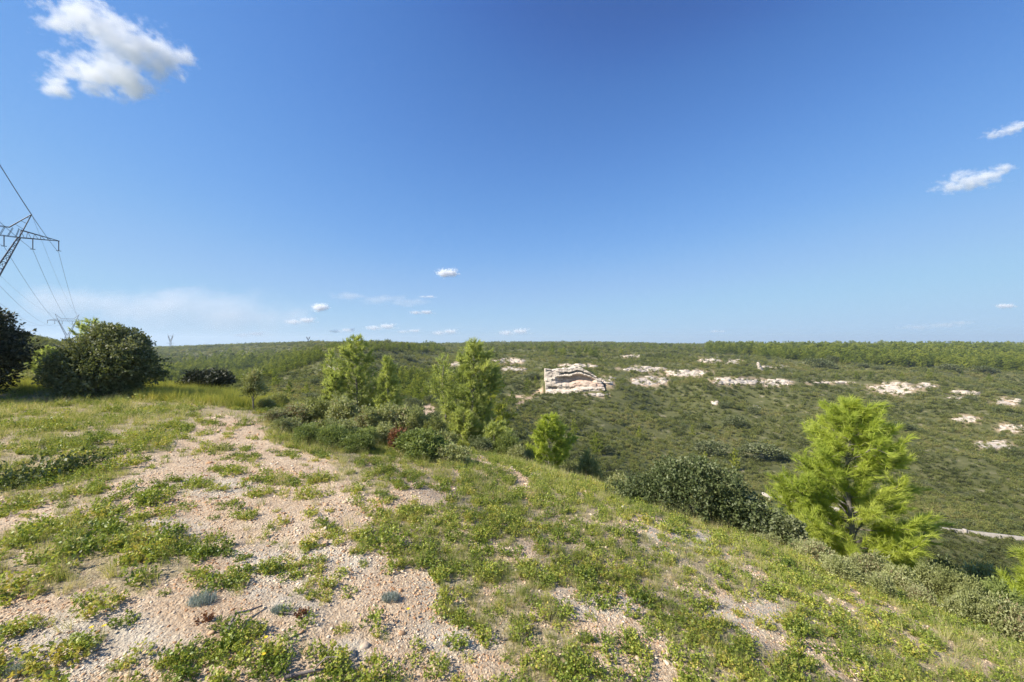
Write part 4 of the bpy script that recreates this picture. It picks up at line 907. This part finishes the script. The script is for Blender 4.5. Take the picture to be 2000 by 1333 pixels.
# ------------------------------------------------------------------ ground cover near the camera
def cover_points(n, y0, y1, seed, p0=-400, p1=2900, pw=1.0):
    r_ = np.random.default_rng(seed)
    y = np.exp(np.log(y0)+(np.log(y1)-np.log(y0))*r_.random(n)**pw); px = p0+(p1-p0)*r_.random(n); x = (px-1000)/F*y
    s = edge_dist(x, y); k = (s < 9) | (y > 14) & (px < 640); x, y = x[k], y[k]; z = H(x, y)
    return r_, x, y, z, *project(x, y, z)
def low_clump(seed, n, L, Wd, R=.1, Hh=.11):
    r_ = np.random.default_rng(seed); g = Geo(); ns = n//7
    a = r_.random(ns)*6.283; q = R*np.sqrt(r_.random(ns)); hh2 = Hh*(.25+.75*r_.random(ns))*(1-.5*(q/R)**2)
    tip = np.stack([np.cos(a)*q, np.sin(a)*q, hh2], 1); base = tip*np.array([.45, .45, 0])
    K = np.repeat(np.arange(ns), 7); u = r_.random((len(K), 1))*.75+.25
    c = base[K]*(1-u)+tip[K]*u; d = r_.normal(size=c.shape)*.8+np.array([0, 0, .5]); nm = r_.normal(size=c.shape)+np.array([0, 0, .7])
    sz = .6+.7*r_.random(len(K)); leaves(g, r_, c, d, nm, L*sz, Wd*sz, np.clip(.2+.6*r_.random(ns)[K]+r_.normal(size=len(K))*.12, 0, 1))
    return g
def tuft(seed, n, L, Wd, R=.03, lean=.35):
    r_ = np.random.default_rng(seed); g = Geo(); a = r_.random(n)*6.283; q = R*np.sqrt(r_.random(n))
    c = np.stack([np.cos(a)*q, np.sin(a)*q, np.full(n, -.01)], 1); d = np.stack([np.cos(a)*lean*r_.random(n), np.sin(a)*lean*r_.random(n), np.ones(n)], 1)+r_.normal(size=(n, 3))*.12
    blades(g, r_, c, d, L*(.4+.7*r_.random(n)), np.full(n, Wd), np.clip(.5+r_.normal(size=n)*.25, 0, 1)); return g
def tilt_rot(r_, n): return yawed(r_, n, .15)
# low leafy plants
LOW = [low_clump(400+k, 230, .019, .012, .10, .14).mesh('low_plant', M['low_green']) for k in range(5)]
r_, x, y, z, px, py = cover_points(27500, 1.5, 24, 1)
bm_ = bare_mask(px, py, y); dn = fbm(x*1.5, y*1.5, 77, 3); dn2 = fbm(x*3, y*3, 78, 2)
pr = np.where(bm_, .09+.7*(dn2 > .61)+.25*(px > 880), np.where(px > 700, .60+.6*smooth(dn, .4, .6), .06+.85*smooth(dn, .44, .60))); pr *= np.where((px > 1000) & (py > 900), .85, 1)
pr = pr*np.minimum(1, (y/4.6))**1.4
k = r_.random(len(x)) < pr; x, y, z, px = x[k], y[k], z[k], px[k]
s = (.5+.75*r_.random(len(x)))*(.75+.45*smooth(y, 3, 12))*(1+.5*(px < 350)*(r_.random(len(x)) < .4))
scatter('low_plants', np.stack([x, y, z-.005], 1), tilt_rot(r_, len(x)), np.stack([s*1.1, s*1.1, s*(.7+.5*r_.random(len(x)))], 1), LOW, 'small leafy green plants spread over the stony hilltop', 'ground cover')
# grass
GR = [tuft(420+k, 34, .16, .0028, .035, .5).mesh('grass', M['grass']) for k in range(5)]
r_, x, y, z, px, py = cover_points(49000, 1.5, 22, 2)
bm_ = bare_mask(px, py, y); dn = fbm(x*.7+9, y*.7, 87, 3)
pr = np.where(bm_, .04, .35+.8*smooth(dn, .35, .6)); pr *= np.where(px < 700, .7, 1.35)
pr = pr*np.minimum(1, (y/4.5))**1.3
k = r_.random(len(x)) < pr; x, y, z, px = x[k], y[k], z[k], px[k]
s = (.5+1.0*r_.random(len(x))**2)*(.7+.7*smooth(y, 2, 10))*np.where(px > 700, .8, 1); wd = 1+.9*smooth(y, 3, 14)
scatter('grass', np.stack([x, y, z], 1), tilt_rot(r_, len(x)), np.stack([s*wd, s*wd, s], 1), GR, 'dry and green grass tufts on the stony hilltop', 'grass')
# tall yellow grass on the brow at left
TG = [tuft(440+k, 40, .42, .009, .10, .4).mesh('tall_grass', M['grass_yellow']) for k in range(4)]
r_, x, y, z, px, py = cover_points(9000, 10.5, 26, 3, -200, 560)
k = ((y > 11.3+.8*vnoise(x, x*0, 5)) & (edge_dist(x, y) < 4)) & ((px > 250) | (y > 12.5)) & ~inpoly(px, py, BARE[-1]); x, y, z = x[k], y[k], z[k]; s = .5+.7*r_.random(len(x))
scatter('tall_grass', np.stack([x, y, z], 1), tilt_rot(r_, len(x)), uni(s), TG, 'tall yellow green grass along the brow at left', 'grass')
# gravel
def pebble(seed):
    r_ = np.random.default_rng(seed); n = 6; g = Geo(); an = np.linspace(0, 6.283, n, endpoint=False)+r_.normal(size=n)*.2; q = 1+r_.normal(size=n)*.15
    ring = np.stack([np.cos(an)*q, np.sin(an)*q*.75, r_.normal(size=n)*.12], 1); top = ring*.55+np.array([0, 0, .42]); top[:, 2] += r_.normal(size=n)*.06; bot = ring*.6-np.array([0, 0, .4])
    v = np.concatenate([top, ring, bot]); g.add(v, [(k, n+k, n+(k+1) % n, (k+1) % n) for k in range(n)]+[(n+k, 2*n+k, 2*n+(k+1) % n, n+(k+1) % n) for k in range(n)], .5)
    g.f.append(np.array([list(range(n))])); return g
def peb_mat():
    m, t, n, p, out = new_mat('pebble'); oi = n.new('ShaderNodeObjectInfo')
    r = ramp_node(t, oi.outputs['Random'], [(0, (.34, .20, .11)), (.3, (.55, .38, .23)), (.7, (.70, .55, .37)), (1, (.84, .74, .57))])
    geo = n.new('ShaderNodeNewGeometry'); nz = noise_node(t, 1.1, 3, geo.outputs['Position'])
    tt = ramp_node(t, nz.outputs['Fac'], [(.38, (.92, .74, .60)), (.55, (1, 1, 1))])
    t.links.new(mix_col(t, 1.0, r.outputs[0], tt.outputs[0], 'MULTIPLY'), p.inputs['Base Color']); p.inputs['Roughness'].default_value = .9; p.inputs['Specular IOR Level'].default_value = .15; return m
PM = peb_mat(); PB = [pebble(k).mesh('pebble', PM) for k in range(6)]
r_, x, y, z, px, py = cover_points(200000, 1.5, 13, 4, pw=1.15)
bm_ = bare_mask(px, py, y); k = r_.random(len(x)) < np.where(bm_, .25+.7*smooth(fbm(x*1.7, y*1.7, 8, 3), .42, .6), .15); x, y, z, px, py = x[k], y[k], z[k], px[k], py[k]
s = .0026*(1+2.2*r_.random(len(x))**5)*(.8+.30*y)*np.where(r_.random(len(x)) < .006, 2.6, 1)*(.8+.5*vnoise(x*1.3, y*1.3, 6))
scatter('gravel', np.stack([x, y, z+.1*s], 1), yawed(r_, len(x), .35), np.stack([s*1.1, s*1.1, s*.9], 1), PB, 'pale pinkish gravel and small stones lying on the bare soil', 'gravel')

# ------------------------------------------------------------------ single plants, stones and sticks of the foreground
LP = [low_clump(460+k, 620, .020, .013, .16, .16).mesh('low_shrub', M['low_green']) for k in range(4)]
GS = [low_clump(465+k, 520, .020, .013, .16, .16).mesh('low_shrub', M['kermes']) for k in range(2)]
rq = random.Random(21)
PL = [(445,1125,44,0,'leafy green plant alone on pale rock left of the middle'),(480,1005,40,0,'bushy green plant left of the middle of the track'),(1015,1215,50,0,'dense green plant at the edge of the bare gravel, bottom middle'),
 (825,1150,0,0,''),(1150,1265,30,0,'small dark green plant alone in gravel right of bottom centre'),(670,1225,34,0,'low green plant beside red leaves near bottom centre'),(430,1215,36,0,'greenish plant beside the fallen root'),
 (375,945,46,0,'flat green plant in the upper part of the track'),(455,920,50,0,'dark green plant mat in the middle of the track'),(505,960,40,0,'plant at the right rim of the track, middle height'),(405,875,40,0,'green plant at the top of the track'),
 (440,872,36,0,'small plant right beside the top track plant'),(300,975,60,0,'wide green plant mat left of the track'),(275,1085,80,0,'broad green plant mat below the pale rock at left'),(360,1070,44,0,'darker plant right of the broad mat at left'),
 (140,1245,34,0,'small bright plant in the gravel at bottom left'),(60,1210,34,0,'fresh green weed near the left edge, bottom'),(600,960,50,0,'green clump right of the track, upper one'),(625,930,44,0,'green clump right of the track below the thicket'),
 (760,1060,70,0,'large green clump on the right bank of the track'),(700,1040,40,0,'small clump at the left tip of the right bank'),(950,1120,60,0,'grassy green clump right of centre'),(1060,1130,50,0,'bright green clump in the grass right of centre'),
 (1140,1130,60,0,'large green clump above the bare patch right of centre'),(1260,1170,60,0,'bright clump in the lower right grass'),(1330,1290,70,0,'dark green clump near the bottom right'),(1490,1215,44,0,'green clump beside bare ground at lower right'),
 (100,925,90,1,'dark glossy shrub on the left, nearest the track'),(30,945,90,1,'dark glossy shrub at the left edge'),(170,905,70,1,'dark glossy low shrub at left behind the nearest one'),(850,1300,60,0,'feathery green clump at the bottom centre'),(900,1310,0,0,'')]
for px, py, wp, dk, lab in PL:
    if not wp: continue
    x, y, z = hit(px, py+8); s = wp*y/F/.32*1.15
    o = ob('low_shrub', (GS if dk else LP)[rq.randrange(2 if dk else 4)], loc=(x, y, z-.01), label=lab, cat='plant', group='single low plants of the hilltop'); o.scale = (s, s, s*(1.0 if not dk else 1.25)); o.rotation_euler.z = rq.uniform(0, 6)
for px, py, wp, lab in [(395,1170,52,'blue grey lavender mat left of the fallen root'),(762,1165,36,'round blue grey lavender cushion in gravel at centre'),(545,1190,30,'small blue grey tuft right of the pale rock'),(35,1310,44,'blue grey tuft at the bottom left corner')]:
    x, y, z = hit(px, py+6); g = Geo(); r2 = np.random.default_rng(px); wd = wp*y/F; n = 420
    a = r2.random(n)*6.283; q = np.sqrt(r2.random(n)); c = np.stack([np.cos(a)*q*wd*.5, np.sin(a)*q*wd*.35, np.zeros(n)], 1)
    blades(g, r2, c, np.array([0, 0, 1.])+r2.normal(size=(n, 3))*.35, (.03+.05*r2.random(n))*(1.2-.6*q)*min(1.6, wd/.14), np.full(n, .004), r2.random(n))
    ob('lavender_tuft', g.mesh('lavender_tuft', M['lavender']), loc=(x, y, z), label=lab, cat='plant')
for px, py, wp, lab in [(590,1198,26,'small red leafed weed below the pale rock'),(400,1212,26,'red tinted seedling at the tip of the fallen root'),(865,1090,0,'')]:
    if not wp: continue
    x, y, z = hit(px, py+4); o = ob('red_plant', low_clump(px, 140, .016, .011, .05, .06).mesh('red_plant', M['red_leaf']), loc=(x, y, z), label=lab, cat='plant')
def stick(pts, r0, lab):
    P3 = []; 
    for px, py, up in pts: x, y, z = hit(px, py); P3.append((x, y, z+up))
    o0 = Vector(P3[0]); g = Geo(); tube(g, [Vector(p)-o0 for p in P3], list(np.linspace(r0, r0*.4, len(P3))), 7)
    if len(P3) > 2: q = Vector(P3[1])-o0; tube(g, [q, q+Vector((.06, .03, .05)), q+Vector((.13, .02, .06))], [r0*.5, r0*.35, r0*.15], 5)
    ob('fallen_branch', g.mesh('fallen_branch', M['twig']), loc=o0, label=lab, cat='branch')
stick([(448,1265,.01), (447,1235,.035), (462,1215,.05), (490,1202,.03), (512,1190,.02)], .012, 'curved dark root lying beside the greenish plant')
stick([(555,1332,.012), (610,1318,.018), (665,1308,.012)], .011, 'straight grey stick lying at the bottom edge')
stick([(545,1202,.008), (565,1204,.012), (585,1207,.008)], .006, 'short pale twig right of the pale rock')
stick([(985,1255,.01), (1010,1248,.015), (1030,1240,.01)], .006, 'thin twig lying by the dense green plant')
for px, py, wp, lab in [(683,1278,30,'largest pale stone near the bottom centre'),(712,1262,24,'flat tan stone right of the largest pale stone'),(690,1325,26,'pale stone at the bottom edge below the largest one'),(215,1103,0,''),(495,1104,20,'grey stone beside the leafy plant on pale rock'),(1245,1283,16,'grey stone in gravel at lower right'),(515,1320,18,'upright grey white stone near the straight stick'),(1468,1160,12,'white stone in the grass at right')]:
    if not wp: continue
    x, y, z = hit(px, py+3); g = Geo(); r2 = np.random.default_rng(px+1); slab(g, r2, np.zeros(3), wp*y/F*.40, wp*y/F*.30, wp*y/F*.20, r2.random()*3, .15)
    ob('stone', g.mesh('stone', M['stone']), loc=(x, y, z-.003), label=lab, cat='stone')
for k, (px, py, lab) in enumerate([(203,1237,'yellow flower left of the gravel at bottom left'),(178,1240,'yellow flower beside the leftmost flower pair'),(515,1290,'yellow flower above the straight stick'),(519,1258,'yellow flower among the reddish gravel'),(797,1200,'yellow flower in gravel near centre bottom')]):
    x, y, z = hit(px, py+6); e = ob('yellow_flower', None, loc=(x, y, z), label=lab, cat='flower')
    g = Geo(); an = np.linspace(0, 6.283, 12, endpoint=False); c = np.zeros((12, 3)); c[:, 2] = .05
    leaves(g, None, c, np.stack([np.cos(an), np.sin(an), np.full(12, .3)], 1), np.tile([0, 0, 1.], (12, 1)), np.full(12, .014), np.full(12, .007), np.full(12, .5)); ob('petals', g.mesh('petals', M['flower']), e)
    g = Geo(); tube(g, [(0, 0, 0), (.003, 0, .05)], [.0012, .001], 4); ob('stem', g.mesh('stem', M['low_green']), e)

# ------------------------------------------------------------------ clouds: real volumes high above the land
def cloud(name, px, py, Y, blobs, wpx, hpx, dens, label, freq=3.2, cut=.52):
    """blobs in unit coordinates (x, z, radius)"""
    s = Y/F; loc = Vector(((px-1000)*s, Y, CZ+(666.5-py)*s)); W2, H2 = wpx*s/2, hpx*s/2; D2 = min(W2, H2*1.6)*.7
    m = bpy.data.materials.new(name); m.use_nodes = True; t = m.node_tree; t.nodes.clear()
    out = t.nodes.new('ShaderNodeOutputMaterial'); vol = t.nodes.new('ShaderNodeVolumePrincipled'); t.links.new(vol.outputs[0], out.inputs['Volume'])
    tc = t.nodes.new('ShaderNodeTexCoord'); P = tc.outputs['Object']
    wn = noise_node(t, freq*.8, 3, P); 
    off = t.nodes.new('ShaderNodeVectorMath'); off.operation = 'MULTIPLY_ADD'; t.links.new(wn.outputs['Color'], off.inputs[0]); off.inputs[1].default_value = (.45, .45, .45); 
    sb = t.nodes.new('ShaderNodeVectorMath'); sb.operation = 'ADD'; sb.inputs[1].default_value = (-.225, -.225, -.225); t.links.new(P, sb.inputs[0]); t.links.new(sb.outputs[0], off.inputs[2])
    acc = None
    for bx, bz, br in blobs:
        d = t.nodes.new('ShaderNodeVectorMath'); d.operation = 'DISTANCE'; t.links.new(off.outputs[0], d.inputs[0]); d.inputs[1].default_value = (bx, 0, bz)
        v = math_node(t, 'SUBTRACT', 1, math_node(t, 'DIVIDE', d.outputs['Value'], br))
        acc = v if acc is None else math_node(t, 'MAXIMUM', acc, v)
    mp = t.nodes.new('ShaderNodeMapping'); mp.inputs['Scale'].default_value = (1, .6, H2/W2*1.3); t.links.new(P, mp.inputs[0])
    nz = noise_node(t, freq*2.0, 9, mp.outputs[0], .66)
    den = math_node(t, 'ADD', acc, math_node(t, 'MULTIPLY', math_node(t, 'SUBTRACT', nz.outputs['Fac'], cut), 4.2))
    den = math_node(t, 'MULTIPLY', math_node(t, 'MAXIMUM', den, 0), dens/(W2*.3)); t.links.new(den, vol.inputs['Density'])
    vol.inputs['Color'].default_value = (1, 1, 1, 1); vol.inputs['Anisotropy'].default_value = .0
    try: m.cycles.volume_step_rate = .5
    except Exception: pass
    g = Geo(); n = 10; V = []
    import itertools
    v = [(sx, sy, sz) for sz in (-1, 1) for sx, sy in ((-1, -1), (1, -1), (1, 1), (-1, 1))]
    v = [(x*1.0, y_*1.0, z_) for x, y_, z_ in v]
    g.add(v, [(3, 2, 1, 0), (4, 5, 6, 7), (0, 1, 5, 4), (1, 2, 6, 5), (2, 3, 7, 6), (3, 0, 4, 7)])
    o = ob('cloud', g.mesh('cloud', m), loc=loc, label=label, cat='cloud'); o.scale = (W2, D2, H2); return o
if True:
    cloud('cloud_streak', 745, 585, 9000, [(-.6, .3, .4), (0, 0, .45), (.5, -.3, .45)], 210, 40, 1.2, 'thin slanting cloud streak left of the small flat clouds', freq=2)
    cloud('cloud_large', 215, 100, 2600, [(-.35, .65, .30), (-.1, .42, .34), (.15, .12, .38), (.42, -.05, .36), (.62, -.08, .25), (-.5, -.3, .25), (-.15, -.4, .32), (.15, -.45, .34), (-.5, .45, .22), (-.6, -.7, .18), (.25, -.7, .22)], 350, 215, 3.2, 'largest white cloud, upper left of the sky')
    cloud('cloud_wisp', 1900, 350, 3000, [(-.45, -.35, .35), (0, -.1, .42), (.3, .15, .35), (.65, .5, .25), (-.2, .15, .3)], 185, 80, 2.0, 'thin white cloud right of the sky, the lower of two')
    cloud('cloud_wisp', 1962, 256, 3000, [(-.4, -.3, .35), (.2, .1, .4), (.5, .4, .35)], 110, 50, 1.6, 'thin white cloud at the right edge, the upper of two')
    cloud('cloud_small', 873, 534, 9000, [(-.2, 0, .55), (.25, .05, .55)], 56, 30, 4, 'small white cloud above the centre pine')
    cloud('cloud_small', 627, 600, 9000, [(-.2, -.1, .6), (.2, .0, .5)], 44, 28, 3.5, 'small round cloud above the left pines')
    cloud('cloud_small', 824, 611, 9000, [(-.4, 0, .45), (.3, .1, .5)], 60, 17, 4, 'small flat cloud low over the horizon left of the centre pine')
    cloud('cloud_small', 833, 580, 9000, [(-.3, 0, .4), (.3, 0, .5)], 46, 10, 3, 'tiny flat cloud just above the small flat cloud')
    cloud('cloud_small', 1963, 598, 9000, [(-.2, 0, .5), (.3, 0, .5)], 50, 20, 2, 'small pale cloud low at the right edge')
    cloud('cloud_streak', 1835, 636, 9000, [(-.5, -.3, .5), (.1, 0, .5), (.55, .4, .4)], 170, 24, 1.3, 'long thin cloud streak low at right')
    cloud('cloud_streak', 1403, 648, 9000, [(-.3, 0, .5), (.4, 0, .4)], 42, 12, 1.5, 'tiny cloud scrap above the horizon right of the middle')
    for k, (px, py, a, b_) in enumerate([(588, 628, 60, 20), (670, 647, 56, 14), (745, 640, 60, 20), (1005, 650, 60, 22), (490, 655, 60, 18), (870, 650, 50, 18), (800, 648, 50, 12)]):
        cloud('cloud_low', px, py, 9000, [(-.4, -.1, .45), (.3, .2, .5)], a*1.3, b_*1.2, 3.5, 'faint low cloud over the horizon, %s' % ['above the valley at left', 'left of the left pines top', 'above the slimmer left pine', 'just right of the centre pine', 'nearest the left hill', 'just left of the centre pine', 'between the left pines and the centre pine'][k])
    cloud('cloud_veil', 330, 610, 9000, [(-.6, .3, .5), (-.1, .2, .6), (.4, -.2, .6)], 560, 110, .85, 'broad thin veil of cloud low in the left sky', freq=1.5, cut=.45)

# ------------------------------------------------------------------ the air between here and the far hills
hz = bpy.data.materials.new('haze'); hz.use_nodes = True; hz.node_tree.nodes.clear(); t = hz.node_tree
o_ = t.nodes.new('ShaderNodeOutputMaterial'); v_ = t.nodes.new('ShaderNodeVolumePrincipled'); t.links.new(v_.outputs[0], o_.inputs['Volume'])
v_.inputs['Density'].default_value = .00017; v_.inputs['Color'].default_value = (.72, .85, 1, 1); v_.inputs['Anisotropy'].default_value = .2
g = Geo(); R_ = 6600; zl, zh = float(Z.min())-2, 78.0
g.add([(x, y_, z_) for z_ in (zl, zh) for x, y_ in ((-R_, -R_), (R_, -R_), (R_, R_), (-R_, R_))], [(3, 2, 1, 0), (4, 5, 6, 7), (0, 1, 5, 4), (1, 2, 6, 5), (2, 3, 7, 6), (3, 0, 4, 7)])
ob('haze', g.mesh('haze', hz), label='thin bluish air haze over the valley and far hills', cat='haze', kind='stuff')
print('ZRANGE', Z.min(), Z.max())
